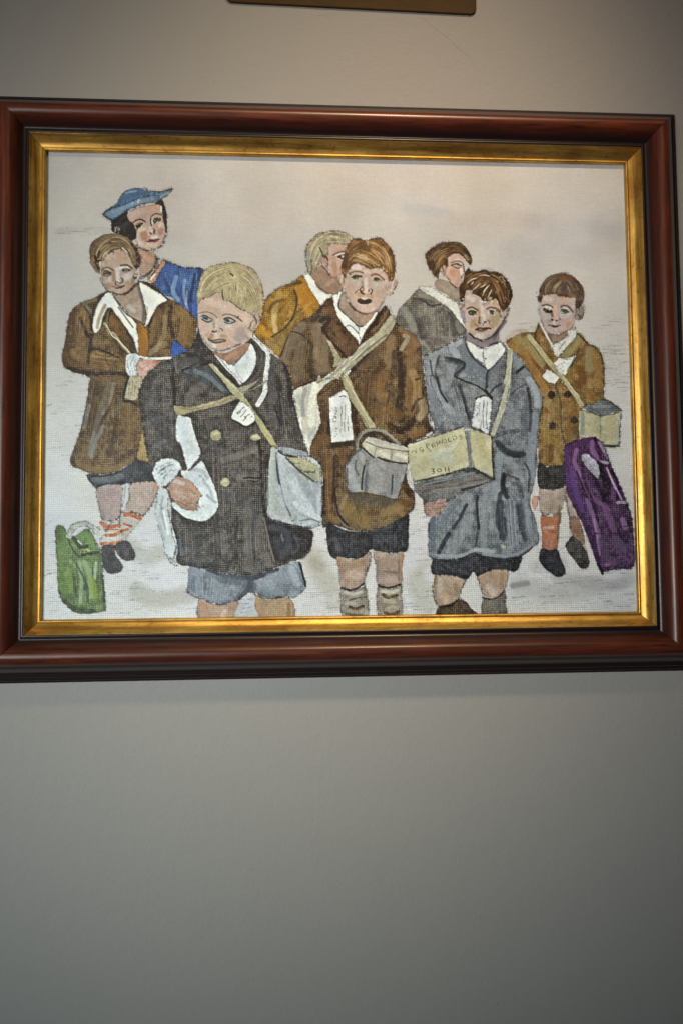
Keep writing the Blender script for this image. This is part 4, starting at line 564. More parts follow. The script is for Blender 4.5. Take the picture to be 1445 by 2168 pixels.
    S('G 760,700 752,770 850,870 930,940', 2.4, '33302e', .7, dry=.4); S('G 800,950 850,930 930,1000', 2.4, '55585c', .6); O('G 940,940 930,1010 950,1060', 1.6, .7); S('G 1010,930 1090,815', 3, 'e8e9e6', .9); dots('G 740,650 770,640', 8, '2c3040', 1.8, .9, 3); S('G 760,640 720,700', 4, 'd6d9dc', .8)
    F('centreboy.collar', 'G 695,690 712,790 760,880 840,980 935,1105 830,1225 775,1190 720,1120 660,1050 600,1000 600,940 640,880 600,820', '2f1d12', '86562a', low=1, o=.5); S('G 600,950 660,1040 720,1110 800,1190', 5, '201815', .8, dry=.3); S('G 700,900 760,1000 820,1060', 10, '774a24', .5, soft=4, on='centreboy.collar'); S('G 590,890 640,860 670,880 620,950', 9, '231d1c', .8, soft=3)
    F('centreboy.collar', 'G 1165,750 1210,800 1205,850 1160,900 1080,970 990,1060 940,1110 985,1010 1040,930 1080,870 1120,800', '2f1d14', '8a5c30', low=1, o=.5); S('G 1130,800 1080,890 1000,980', 10, '2a1914', .75, soft=4, on='centreboy.collar'); S('G 1190,780 1150,880 1060,980', 5, '9a7440', .6, soft=2, dry=.4); S('G 1205,760 1230,810', 4, '8e8f98', .7)
    S('H 0,20 60,400 140,600', .8, '1c1a1a', .01)
def right_boy():
    t = 'rightboy.coat'
    F(t, 'M 440,695 400,780 280,790 180,830 100,900 250,1080 370,1250 450,1440 N 350,60 370,120 335,400 340,760 420,805 560,795 605,745 600,600 745,560 745,300 800,190 930,170 1005,115 M 1098,1440 1095,1100 1040,960 940,900 830,795 640,1035 560,940', '664720', 'a9864c', tex=.7, low=.9, o=.6, lw=2)
    for s, w, c, a in [('M 200,850 260,880 340,860', 20, '9a8852', .6), ('M 150,920 260,960 360,1060', 22, '9c7434', .55), ('M 330,950 400,1020 460,1100', 16, '9a9460', .5), ('M 300,1000 400,1180 440,1300', 18, '9a5c20', .55), ('M 360,1060 440,1160', 8, '7c3c14', .6), ('M 440,1250 500,1400', 18, 'a87a38', .6),
        ('M 850,830 760,950 700,1020', 18, '9a8c58', .7), ('M 930,900 880,1000 820,1060', 12, '7c5028', .6), ('M 950,960 940,1060 960,1160', 16, '94885a', .6), ('M 1010,1020 1040,1150 1030,1300', 18, 'a0743a', .6), ('M 860,1160 880,1250 850,1320', 16, '74451e', .65), ('M 760,1150 740,1260', 16, '9a7030', .5), ('M 700,1360 760,1330 800,1400', 12, '7c4c22', .6),
        ('M 840,960 780,1100 720,1160', 5, '4c4434', .6), ('N 430,150 470,250 440,330', 12, 'a58a58', .5), ('N 620,150 700,250 650,420', 18, '8a5a24', .5), ('N 700,420 740,500', 10, '5c4a34', .6), ('N 420,240 430,250', 7, '8c3c18', .7), ('N 460,600 450,740', 12, '6b4420', .7), ('N 380,500 520,560', 18, '97762f', .5), ('N 520,700 540,780', 12, '9a8240', .6), ('N 340,330 370,180', 5, '4c4230', .6),
        ('N 640,540 700,500', 8, '80602c', .6), ('N 850,60 900,130', 18, '95672c', .5), ('N 960,60 970,140', 6, '5d5038', .5), ('N 830,130 900,150 950,140', 3, 'a89a30', .5)]: S(s, w, c, a, soft=w*.4, on=t, dry=.3)
    S('M 610,1330 620,1440 N 520,0 560,160 565,400 600,560', 3, '3b3a2e', .7, dry=.4); S('M 700,1210 640,1340', 3, '5a4e34', .5)
    hair('M 140,920 400,1300', 'M 420,860 560,1100', 24, ['bba264', '6a4820', 'a4987a'], 1.4, .4, t, ln=.25, seed=31); hair('N 380,120 380,760', 'N 560,120 560,760', 40, ['bf9c58', '6a4a20', '8a6428'], 1.3, .4, t, ln=.12, seed=32)
    O('M 440,695 405,760 400,785 280,790 180,830 100,900', 2, .7, c='2b332c'); O('M 830,795 880,850 940,900 1040,955 1090,1090 1100,1250 1095,1440', 2.6, .8, c='2b332c'); O('N 345,760 420,805 560,795', 1.5, .5); O('N 370,110 335,400', 2, .6, c='3b4a54')
    S('M 430,720 400,800 400,860 440,905', 4, '4a3624', .7, soft=2); S('M 440,760 430,860', 10, '8c6230', .7, soft=3); S('M 850,820 920,890', 3, '3b3022', .7)
    for x, y in ((465, 80), (630, 72), (695, 332), (475, 390)):
        F('rightboy.button', 'N %d,%d %d,%d %d,%d %d,%d' % (x-38, y, x, y-40, x+38, y, x, y+40), '2e241f', '5a463c', o=.5, h=.8)
    F('rightboy.button', 'M 530,1400 560,1380 595,1400 590,1440 535,1440', '2a1e1c', '4c3630'); F('rightboy.button', 'M 690,1410 730,1385 770,1400 760,1440 700,1440', '33241f', '54402f')
    F('rightboy.hand', 'N 265,1130 330,1108 328,1180 300,1255 268,1210', 'b07a64', 'd0a08c', o=.3)
    F('rightboy.leg', 'N 345,1035 460,1045 605,1015 610,1100 560,1262 460,1292 360,1275', '97806f', 'bda698', o=.5); F('rightboy.leg', 'N 605,1060 660,1150 740,1335 660,1345 618,1200', 'a08a7c', 'c2ac9e', o=.5)
    F('rightboy.sock', 'N 360,1300 460,1325 560,1275 545,1440 515,1660 380,1650 368,1500', '9a5a40', 'c68462', tex=.6, o=.5); F('rightboy.sock', 'N 645,1345 745,1340 805,1590 700,1560', '855c48', 'ab8264', o=.5)
    for s, w, c, a in [('N 370,1370 500,1380', 8, 'c4683c', .8), ('N 400,1430 480,1430', 6, 'cda090', .6), ('N 390,1530 480,1520', 10, 'c06840', .8), ('N 540,1300 530,1450', 6, '9c6c4c', .6), ('N 360,1310 540,1300', 4, '7c5040', .6)]: B(s, w, c, a, 'rightboy.sock')
    S('N 550,1200 530,1300 560,1250', 4, '8c6434', .5, soft=2); O('N 350,1270 440,1300 560,1280', 2, .6, c='4c3424'); O('N 610,1100 640,1250 660,1500', 1.8, .5); O('N 560,1280 520,1550', 1.6, .5)
    F('rightboy.shoe', 'N 370,1640 440,1660 525,1655 560,1750 605,1850 600,1915 520,1932 440,1880 352,1795 342,1710', '1c1d24', '4a484c', o=.5); F('rightboy.shoe', 'N 640,1560 680,1520 780,1600 850,1750 832,1845 765,1842 690,1755 608,1620', '2c2a2a', '66605a', o=.5)
    S('N 800,1600 830,1680', 3, 'a56c48', .6)
    F('rightboy.shorts', 'N 330,775 420,812 560,795 600,780 612,1000 440,1042 332,1000', '1e1d1e', '524f4c', base=-.05, o=.5)
    F('rightboy.label', 'M 590,1105 640,1050 720,1050 815,1018 770,1110 705,1225 640,1200', 'c0c1ba', 'e0e0da', tex=.4, sm=1, o=.5, h=.8); F('rightboy.label', 'M 465,1235 520,1160 645,1245 600,1312 520,1295', 'c0c1ba', 'dededa', tex=.5, sm=1, o=.5, h=.8)
    for s in ('M 620,1130 700,1090', 'M 650,1160 740,1100', 'M 670,1190 740,1150', 'M 690,1060 760,1060'): O(s, 1.2, .6, c='55564e')
    S('M 800,1020 770,1100 720,1180', 2, '3c424c', .6); dots('M 600,1290 660,1300 700,1310 740,1300', 8, 'd2d2cc', 1.6, .7, 5)
    S('M 330,825 420,940 510,1060 600,1170 700,1270 760,1370 830,1440 N 700,60 780,190', 8.5, 'a49d72', .92, c2='b8b08c', h=.5, tag='rightboy.strap'); O('M 340,880 440,1020 520,1120', 1.3, .4, c='4c4a34'); O('M 740,1290 820,1400', 1.5, .5); S('M 350,820 620,1160 840,1440', 2, 'c4c0a0', .5)
    F('rightboy.box', 'N 755,235 860,255 960,285 1080,270 1172,258 1165,420 1150,592 1010,600 900,520 760,505 745,370', 'a09a74', 'cac29a', tex=.5, sm=2, o=.5, h=.7); F('rightboy.box', 'N 775,195 850,180 950,140 1010,120 1080,150 1185,238 1080,262 980,288 880,258', '53595e', '868b8e', sm=2, o=.5, h=.7)
    for s, w, c, a in [('N 780,260 780,480', 8, '87897c', .7), ('N 1100,320 1060,460', 16, 'bba478', .5), ('N 860,300 850,450', 16, 'b9b088', .5), ('N 1140,300 1130,560', 6, 'a8ad9c', .6), ('N 900,200 1050,190', 6, '7c858c', .6), ('N 780,500 850,500', 6, 'b8aa98', .6)]: B(s, w, c, a, 'rightboy.box')
    O('N 968,290 965,400 970,560', 1.8, .6, c='3c3f44'); O('N 1175,260 1165,420 1155,590 1010,605', 2.2, .8); O('N 1010,120 1090,160 1185,240', 2, .7); S('N 1020,590 1160,600', 3, '232830', .7, dry=.4); S('N 1100,625 1190,630', 3, 'b9b878', .5); S('N 770,230 860,255 970,290 1170,258', 1.6, '3c4046', .6)
    # suitcase
    u = 'suitcase'
    F(u, 'N 595,605 640,570 700,548 800,520 900,508 985,565 1050,730 1130,920 1220,1130 1285,1350 1302,1500 1305,1825 1150,1850 1010,1875 985,1905 930,1800 860,1600 760,1350 655,1150 612,1000 600,800', '2a1030', '7a3a86', tex=.9, low=.9, sm=3, o=.7, grain='v')
    for s, w, c, a in [('N 620,620 630,800 660,1000 740,1200', 14, '521f6e', .6), ('N 680,850 700,1000 780,1250', 12, '5c2f8e', .55), ('N 660,620 780,560 900,540', 12, '571a62', .6), ('N 720,640 700,760 760,900', 9, '9a4aa0', .6), ('N 880,560 880,640 940,720', 10, '94429a', .7), ('N 900,520 950,640 960,720', 5, '2c1030', .8),
        ('N 960,560 1000,650', 7, 'a07aa6', .7), ('N 1000,640 1040,720', 6, '8b7e96', .7), ('N 970,760 1040,770', 6, 'aca4b4', .8), ('N 950,800 1010,900 1030,1000 1020,1160', 18, '1a0f1f', .85), ('N 900,930 970,1050 1010,1160', 9, '1d1022', .8), ('N 1080,850 1150,1000 1130,1160', 5, '2e1434', .7), ('N 1030,820 1090,960 1180,1140', 4, 'b07aac', .75), ('N 1060,900 1120,1040', 3, 'c58cbc', .6),
        ('N 800,950 860,1100 960,1180', 12, '7c3a80', .6), ('N 780,860 820,1000 900,1200 940,1400', 7, '2d1434', .7), ('N 720,860 780,1000 840,1150', 5, '2d1434', .6), ('N 830,1150 920,1400 970,1600', 9, '8d4c96', .55), ('N 780,1300 880,1560 950,1780', 10, '431c58', .6), ('N 1000,1200 1060,1350 1100,1450', 14, '83437f', .5), ('N 1190,1350 1220,1430', 12, '944f92', .6), ('N 900,1350 960,1700', 5, 'a067a6', .5),
        ('N 1030,1810 1100,1790', 8, 'a44aa0', .7), ('N 980,1560 1040,1750 1180,1800', 16, '4e3a5c', .6), ('N 1140,1180 1220,1170', 7, 'a79fb4', .75), ('N 1270,1500 1280,1750', 7, '6a4474', .6), ('N 1120,1550 1200,1650', 18, '5a4468', .6)]: S(s, w, c, a, soft=w*.35, on=u, dry=.35)
    F('suitcase.tag', 'N 770,700 830,678 880,720 945,790 948,935 880,870 800,790', '8d8298', 'c0b6c8', tex=.5, sm=2, o=.6, h=.7)
    for s in ('N 800,730 920,860', 'N 830,710 930,820', 'N 800,760 900,870'): O(s, 1.2, .5, c='5a506a')
    O('N 595,605 700,548 800,520 900,508 985,565', 2.6, .8, c='241028'); O('N 985,565 1050,730 1130,920 1220,1130 1290,1350', 2.8, .85, c='1c1420'); O('N 900,1490 1100,1490 1250,1490 1265,1760 1180,1790', 2.2, .7, c='221826'); O('N 1130,1195 1250,1190', 2.6, .85); O('N 1080,1500 900,1480', 1.6, .5); O('N 1290,1350 1300,1500 1305,1825 1150,1850 1010,1880', 2.6, .7); S('N 1280,1000 1290,900', 1.6, '2a2830', .4, dry=.6); S('N 940,1800 990,1900', 6, '1e1424', .8); S('N 1200,1420 1290,1410', 2.4, '261a2c', .7)
    # head
    fa = 'rightboy.face'
    F(fa, 'M 530,790 620,815 725,765 705,835 600,905 575,940 545,860', '8b6f5c', 'b29078', o=.3); S('M 540,800 560,870 580,930', 3, '5a4438', .6)
    F('rightboy.shirt', 'M 785,735 822,790 780,870 720,935 630,1035 575,965 590,905 640,880 700,850 740,790', 'b6b4ac', 'd8d6ce', tex=.4, o=.5, h=.8); S('M 445,700 490,780 560,900 600,970', 4, 'd0cec8', .85, dry=.3); O('M 590,960 590,900 650,870', 2, .6, c='5a4030'); S('M 700,880 640,960', 2, '55585c', .6); O('M 640,1030 700,960 800,880', 2, .6, c='4a4a44'); dots('M 800,760 820,800 800,740', 7, '3a4048', 1.6, .8, 3); S('M 500,760 560,880', 1.6, '4a4448', .6, dry=.5)
    F(fa, 'f 290,560 430,550 560,535 660,575 800,600 1005,610 1015,800 1000,1050 960,1230 840,1330 640,1412 450,1402 330,1300 255,1100 222,900 235,700', 'b09284', 'cdb2a8', tex=.3, low=.5, o=.35, h=.7)
    for s, w, c, a in [('f 360,640 460,660', 12, 'c6b0aa', .7), ('f 700,660 860,640', 11, 'c99c84', .7), ('f 560,820 560,1000', 7, 'cfa890', .8), ('f 720,1000 850,980', 14, 'b7aeb0', .7), ('f 320,1000 400,1060', 14, 'ac9ca0', .8), ('f 840,1200 860,1240', 9, 'cf8460', .8), ('f 880,1120 920,1060', 10, 'c4988a', .7), ('f 700,1250 760,1290', 10, 'c4a090', .6),
        ('f 430,1340 560,1350', 9, 'b59e9c', .7), ('f 540,1150 540,1200', 6, 'cdbcb4', .8), ('f 250,760 240,980', 6, 'a39ca0', .7), ('f 490,950 500,1020', 6, '7c5a48', .7), ('f 900,720 960,800', 9, 'bfa89e', .6), ('f 440,1120 400,1180', 7, '9c8c8a', .5)]: B(s, w, c, a, fa)
    S('f 280,790 360,770 440,785 510,830', 3, '5e4636', .9); S('f 690,815 740,790 830,800 900,860 945,925', 3.2, '5a4a48', .85)
    S('f 330,880 380,900', 7, '303c18', .95); S('f 400,900 480,915', 6, '1c1916', .9); S('f 350,930 420,945 480,930', 2.4, '221d16', .9); dots('f 435,885 430,910', 3, 'c8ccb8', 1.6, .9, .6); S('f 360,820 420,815 480,850', 3, 'd0d0c0', .8); S('f 310,860 350,850', 2, '262216', .9); dots('f 350,890', 2, '5a7a28', 1.6, .9, .6)
    S('f 730,905 790,925', 7, '55763a', .95); S('f 690,880 740,870 800,890 860,930', 2, '28302a', .85); S('f 695,955 770,965 850,935', 1.6, '3c4a30', .7); dots('f 765,905', 2, '1c2418', 2, .9, .5); S('f 695,920 715,940', 2.2, 'd2d6cc', .9); S('f 750,840 840,850', 3, 'c8c8c8', .7)
    S('f 480,1090 510,1110', 3, '2c201c', .9); S('f 450,1120 490,1130', 2, '5a4a44', .6); S('f 570,1125 610,1115', 2.6, '4c2c22', .85); S('f 660,1050 670,1080 650,1100', 1.6, '3a3438', .7); S('f 560,1030 600,1080', 4, 'd4ac90', .8)
    S('f 410,1225 500,1220 570,1235 670,1220', 2.4, '57484a', .85); S('f 500,1245 560,1260 610,1240', 3, '2a2226', .9); S('f 500,1280 570,1290', 3, 'c2b4b0', .6)
    O('f 205,650 195,850 215,1000', 2.2, .6, c='5a5858'); O('f 260,1120 350,1320 450,1405 640,1430 800,1340', 2.4, .6, c='5c5456')
    F(fa, 'f 1020,860 1080,840 1150,810 1195,900 1140,1060 1050,1090 1005,1060', '8e7a6c', 'b89e90', o=.6); S('f 1060,980 1120,1020', 4, '5c4c44', .7, soft=2); O('f 1180,760 1215,880 1150,1060 1050,1110', 1.8, .7); dots('f 1130,1040 1160,1000 1100,1080', 8, '3a3230', 1.8, .8, 3)
    q = 'rightboy.hair'
    F(q, 'f 175,640 205,560 225,430 330,240 440,150 600,95 800,90 950,150 1080,260 1180,420 1195,600 1155,760 1130,800 1060,840 1015,820 1010,615 880,620 800,600 700,580 655,580 560,530 440,548 300,560 275,640 240,720', '4d3a2a', '8e6e4a', tex=.4, o=.5, h=.6)
    hair('f 700,110 480,180 330,330 290,540', 'f 800,180 780,340 700,460 660,580', 60, ['3c2c20', 'a8865c', '6a4e34', 'c2a074', '54403a'], 1.4, .7, q, seed=33); hair('f 720,110 960,200 1120,480', 'f 800,300 860,420 900,600', 44, ['3c2c20', 'a27a4c', '6a4e34', '54444a'], 1.5, .7, q, seed=34)
    B('f 780,330 740,440', 10, '4c3e44', .6, q); B('f 700,180 900,200', 12, '7c5028', .6, q); B('f 900,580 980,580', 8, '8a6240', .7, q); dots('f 1100,480 1130,560 1110,700 1060,780', 16, '2b2220', 2, .8, 4); dots('f 1130,460 1140,600 1100,680', 12, 'a89078', 1.4, .7, 4, seed=6); dots('f 190,600 220,660 240,480', 12, '2e221c', 1.8, .8, 3); O('f 330,240 440,150 600,95 800,70 950,150', 1.6, .5); dots('f 1180,480 1200,560', 8, '8a8e94', 1.4, .5, 4)

def box_boy():
    t = 'boxboy.coat'
    F(t, 'J 690,985 600,1030 500,1080 330,1160 335,1300 K 245,100 290,400 340,600 L 150,80 350,60 210,210 195,400 200,500 240,567 480,560 600,512 700,540 860,558 1000,542 1130,462 1192,400 1155,200 1110,50 K 1250,950 1262,700 1280,450 1308,300 1290,200 1200,60 J 1200,1180 1080,1090 1000,1030 900,1280', '4f5358', '95989b', tex=.7, low=.9, o=.6, lw=2.1)
    for s, w, c, a in [('J 640,1030 580,1080 620,1150', 16, '9aa2aa', .7), ('J 500,1100 420,1150 380,1300', 18, '868e96', .6), ('J 680,1100 760,1200 880,1300', 22, '6a747e', .8), ('J 700,1240 800,1320 880,1400 K 750,100', 26, '66707c', .8), ('J 560,1200 560,1330 520,1440', 16, '82868c', .6), ('J 460,1160 430,1300 440,1440', 5, '3d424a', .6),
        ('J 380,1200 400,1320 430,1440', 4, '3a3f47', .7), ('J 1100,1150 1180,1250 1260,1350', 16, '7c828a', .6), ('J 1160,1310 1220,1260', 5, '2a2e36', .8), ('J 1000,1200 960,1320 940,1440', 14, '6c727a', .6),
        ('K 300,100 360,200 440,320 480,380', 16, '8a929c', .6), ('K 360,80 380,180 440,290', 3.6, '2e323a', .7), ('K 300,60 310,150 400,330', 3, '3a3f48', .6), ('K 290,180 320,350 360,500', 14, '78808c', .6), ('K 310,400 360,540', 9, '4c5460', .5), ('K 430,330 520,420 560,470', 12, '8f959c', .5),
        ('K 560,160 600,280 620,380 650,460', 4, '2c3038', .75), ('K 520,180 560,280', 4, '484d56', .6), ('K 600,200 680,240 700,300', 16, '7e8084', .5), ('K 480,440 620,470', 14, '747880', .5),
        ('K 1000,250 1100,170 1160,140', 3.4, '3b4048', .7), ('K 1060,300 1120,220 1170,260 1150,400 1140,600', 14, '565c66', .55), ('K 1190,100 1250,220 1260,330', 14, '9aa2ac', .6), ('K 1170,180 1190,280 1200,400', 5, '343942', .6), ('K 1230,420 1220,600 1200,800 1210,1000', 16, '7d8692', .65), ('K 1040,400 1000,500', 22, '808388', .5), ('K 1080,560 960,580 900,600', 10, '3d424b', .5),
        ('K 900,660 960,720 1050,780 1140,770', 10, '2f343c', .75), ('K 1040,780 1100,790', 8, '252930', .7), ('K 1060,640 1100,700', 20, '787c82', .5), ('K 920,780 900,950 880,1100', 16, '7e8691', .6), ('K 1000,820 1060,900 1100,960', 18, '8b8f94', .5), ('K 1150,850 1190,950 1180,1100', 5, '3a3f48', .6), ('K 960,940 1050,980 1100,1010', 4, '3e434c', .6),
        ('K 960,970 950,1050 980,1100', 10, '262a32', .8), ('K 930,1120 900,1300 920,1440', 8, '39404a', .6), ('K 1080,1000 1120,1150 1140,1350', 10, '474d58', .6),
        ('K 720,1150 715,1250 740,1440', 4, '31353d', .75), ('K 620,1220 590,1280 570,1330', 6, '2c3038', .75), ('K 500,1250 430,1350 380,1440', 14, '5f6b7a', .6), ('K 600,1140 660,1250', 20, '8e9194', .5), ('K 830,1080 800,1250 830,1400', 22, '8a8e92', .5), ('K 660,1330 640,1440', 14, '86898c', .5),
        ('L 240,180 230,350 240,480', 10, '5b6676', .7), ('L 380,340 330,430 290,500', 8, '343a44', .7), ('L 540,80 480,200 400,300', 5, '454b54', .6), ('L 560,200 480,350 400,500', 22, '888b8e', .55), ('L 640,0 635,150 640,300', 4, '2f333b', .8), ('L 640,330 620,450', 4, '343840', .7), ('L 740,160 730,280 760,420', 5, '5a5f66', .6), ('L 700,200 690,400 720,520', 16, '878b8e', .5), ('L 850,50 850,200 850,380', 8, '363c46', .65), ('L 880,200 900,350', 5, '2f343d', .6), ('L 950,60 940,250 960,420', 18, '7a828c', .5), ('L 1000,100 1020,280 1060,380', 6, '343943', .65), ('L 1060,50 1100,250 1140,380', 12, '7c8692', .6), ('L 300,540 480,540 600,490', 7, '8b9098', .7), ('L 860,450 880,460', 7, 'a5a790', .7), ('L 700,520 860,540 1000,520 1140,430', 7, '80868e', .7), ('L 620,480 780,500', 8, '9ca0a4', .6)]: S(s, w, c, a, soft=max(1.5, w*.35), on=t, dry=.35)
    hair('K 260,80 420,600', 'K 560,140 640,480', 46, ['b4b9be', '343942', '8a929c'], 1.3, .45, t, ln=.2, seed=41); hair('K 980,300 930,1100 900,1440', 'K 1260,300 1240,900 1200,1440', 70, ['969ba0', '2f343c', '7c828a'], 1.3, .4, t, ln=.1, seed=42)
    hair('L 260,200 240,540', 'L 620,0 600,480', 50, ['94989a', '3a3f48', '7c8186'], 1.3, .4, t, ln=.2, seed=43); hair('L 640,0 680,520', 'L 1120,60 1140,420', 80, ['a8abb0', '343a44', '7a828c'], 1.3, .5, t, ln=.15, seed=44)
    dots('K 560,100 700,180 1000,400 1050,600 1100,1000 950,1250 700,1200 480,420 700,1000', 150, 'b9bdc0', 1.4, .5, 26, on=t, seed=9)
    S('J 515,1175 600,1185 680,1215 690,1250 640,1300 600,1340 700,1390 800,1430 K 790,200', 4, '262b33', .85, dry=.25); S('J 530,1200 640,1230 620,1300', 9, '3f454e', .7, soft=4); S('J 700,1050 740,1140 800,1210 900,1290', 2.6, '333740', .7)
    S('J 905,1290 890,1340 895,1440 K 810,60 800,180', 3.6, '2b3038', .85, dry=.2); S('J 910,1290 980,1220 1050,1120', 2.4, '3c4048', .7); S('K 840,220 880,170 940,135', 5, '2e323a', .8, dry=.3); S('K 830,30 810,140', 4, '4d535c', .6)
    O('J 690,985 600,1030 500,1080 330,1165', 2, .6); O('K 245,100 270,250 300,480 345,600', 3, .8); O('K 1205,60 1290,190 1310,310 1280,460', 2, .6, c='3a3c34'); O('L 200,240 195,400 205,520 240,570', 2, .6)
    for q_, w_, c_, a_ in [('J 560,1190 640,1210 690,1250 620,1330', 7, '2c323b', .6), ('K 560,150 610,300 650,450', 8, '30363f', .5), ('K 920,690 1000,760 1120,775', 14, '2c323a', .6), ('K 960,960 950,1080 990,1160', 10, '23272f', .6), ('K 930,1130 905,1300 920,1440 L 850,60 850,250 870,390', 10, '343a44', .5), ('L 1000,90 1030,260 1070,390', 10, '3a404a', .5), ('K 720,1150 715,1250 740,1440', 4, '2b3038', .6), ('J 1160,1310 1220,1260', 6, '23272f', .7), ('K 360,80 390,200 450,300', 5, '2b3038', .6), ('L 380,340 330,430 290,510', 9, '2c323b', .6), ('L 540,80 480,200 420,290', 6, '333942', .6), ('K 1180,180 1195,300 1205,420 1190,560', 6, '2f343d', .5)]: S(q_, w_, c_, a_, soft=max(2, w_*.5), on=t, dry=.2)
    # box
    x = 'boxboy.box'
    F(x, 'K 95,690 330,600 600,530 625,640 652,880 400,965 150,1035 105,850', 'a8a27a', 'cac49c', tex=.35, low=.7, sm=1, o=.5, h=.6); F(x, 'K 655,545 700,555 860,612 865,760 885,985 700,900 670,800', 'a8a27a', 'c8c098', tex=.35, sm=1, o=.4, h=.6)
    F(x, 'K 150,1040 400,965 680,900 885,988 800,1035 650,1090 450,1192 250,1202 150,1095', '4c4c4c', '8c8a84', tex=.6, sm=1, o=.6, h=.5, grain='h')
    for s, w, c, a in [('k 250,500 400,450 560,400', 16, 'b9b48e', .5), ('k 500,520 700,560', 20, 'b0b2a0', .7), ('k 780,320 700,420 560,440', 10, 'bdc0ac', .6), ('k 130,800 160,560', 10, 'b0aa86', .5), ('k 450,600 480,640', 14, 'a8aa94', .6), ('k 1150,300 1200,500', 16, 'b5a874', .6), ('k 1040,200 1060,500', 8, 'b8b08c', .5), ('k 1200,700 1280,800', 10, 'a5a388', .6), ('k 250,850 400,800', 6, 'a19e80', .5)]: B(s, w, c, a, x)
    S('k 950,140 970,300 980,480 1000,700', 6, '7c7e80', .8, dry=.3, soft=2); S('k 980,150 1010,400 1030,680', 2.2, '9ea08c', .7); S('k 925,140 985,130', 3, 'd0d0c8', .8, dry=.4)
    for s, w, c, a in [('k 200,960 400,900 700,840 1050,760', 8, '6d7478', .6), ('k 250,990 600,950 1150,830', 7, '77685e', .5), ('k 450,1020 900,950 1250,880', 7, '8a8078', .4), ('k 880,1010 1100,960 1340,880', 5, '1c1e22', .8), ('k 480,850 600,840 720,810', 5, '8d969c', .5), ('k 950,740 1050,720 1100,760', 8, '25272c', .6)]: S(s, w, c, a, soft=2, on=x, dry=.35)
    hair('k 180,930 600,840 1050,740', 'k 300,1020 800,960 1340,880', 50, ['a39c94', '26282c', '5c5c5c'], 1.3, .6, x, ln=.25, seed=45)
    S('k 190,890 500,820 800,740 1040,690', 3, '1e2024', .8, dry=.5); S('k 1040,700 1150,760 1330,860', 3.6, '2a2c30', .8, dry=.3); S('k 1315,240 1320,500 1345,860', 4.5, '1f2024', .85, dry=.4); S('k 60,350 200,310 470,230', 3, '222226', .8, dry=.5); S('k 470,230 900,80', 3.5, '3c4048', .6, soft=2, dry=.4); S('k 1010,90 1100,120 1270,200 1330,240', 2.6, '1e2024', .85, dry=.4)
    O('k 120,500 90,800 170,960', 1.4, .4); S('k 115,345 200,340 450,240', 3, 'c4c4bc', .6, dry=.5)
    for s in ('k 150,480 150,445 180,440 205,480 205,410', 'k 300,400 265,395 262,435 290,455 312,450 312,425 290,425', 'k 360,410 355,350 385,340 395,365 365,385 425,455', 'k 470,325 435,340 445,390 485,375', 'k 440,362 475,352',
        'k 500,310 520,345', 'k 545,305 520,345 515,380', 'k 555,350 550,300 590,335 588,270', 'k 605,295 615,330 650,320 645,285 615,280', 'k 675,265 680,310 715,300', 'k 740,235 750,290', 'k 735,230 790,235 800,265 755,290', 'k 870,210 845,215 845,240 880,240 880,268 850,275'):
        S(s, 1.35, '3a372c', .8, dry=.5, sm=1, br=0)
    for s in ('k 430,710 465,705 460,738 440,742 470,745 465,775 440,775', 'k 510,720 540,705 572,715 570,745 530,750 510,720', 'k 620,692 631,685 633,740', 'k 672,678 688,745'): S(s, 1.9, '26251c', .85, dry=.35, sm=1, br=0)
    F('boxboy.hand', 'K 250,1212 330,1200 430,1170 440,1225 385,1305 290,1342 246,1290', '8c6a5c', 'c09c8a', tex=.6, o=.6, h=.6)
    for s in ('K 290,1240 360,1270 420,1230', 'K 280,1270 330,1310 390,1290', 'K 330,1220 410,1210'): O(s, 1.6, .6, c='4c342c')
    # strap + label
    S('J 1100,1110 1090,1250 1075,1440 K 990,60 970,240 930,400 860,590', 9.5, 'a19d84', .93, c2='bab598', h=.4, tag='boxboy.strap'); S('J 1120,1130 1105,1280 1095,1440 K 1020,60 1000,250 930,450', 1.8, 'c9c6b0', .6); O('J 1070,1130 1060,1250 1050,1400 K 970,150 940,260 890,420 830,580', 2.2, .8, c='23272e'); O('J 1130,1150 1110,1400 K 1020,120 980,330', 1.4, .4)
    F('boxboy.label', 'K 708,285 750,258 800,248 852,285 840,420 822,592 750,545 672,520 690,400', 'b6b8bc', 'dcdee0', tex=.5, sm=2, o=.7, h=.8)
    for s, a in (('K 780,290 770,400 775,530', .8), ('K 810,300 800,450 810,540', .7), ('K 745,310 735,420', .5), ('K 760,470 750,530', .6)): S(s, 1.4, '23262a', a, dry=.5)
    dots('K 725,330 725,370 720,410 715,450 810,540 820,500', 14, '2a2c30', 1.5, .8, 2); S('K 790,200 850,265', 7, '1d2026', .9, dry=.3); S('K 700,270 790,240', 3, '202328', .8, dry=.3)
    # shorts, legs, socks
    F('boxboy.leg', 'L 262,705 400,712 525,745 515,800 450,932 330,1002 280,992 238,900 245,800', '97785a', 'bf9e7e', grain='v', o=.5); F('boxboy.leg', 'L 642,712 780,660 915,675 882,855 800,922 705,912 660,790', '9a785a', 'c4a084', grain='v', o=.5)
    for s, w, c, a in [('L 300,760 300,900', 12, 'b3a08c', .6), ('L 260,720 260,780', 8, '96683c', .5), ('L 350,900 360,980', 14, 'c49c74', .6), ('L 440,800 450,880', 9, '9c7c54', .6), ('L 740,820 780,870', 16, 'c6a898', .6), ('L 680,740 700,780', 9, 'b98860', .6), ('L 860,700 850,820', 8, 'a58050', .6), ('L 800,700 800,760', 12, 'b98a60', .5)]: B(s, w, c, a, 'boxboy.leg')
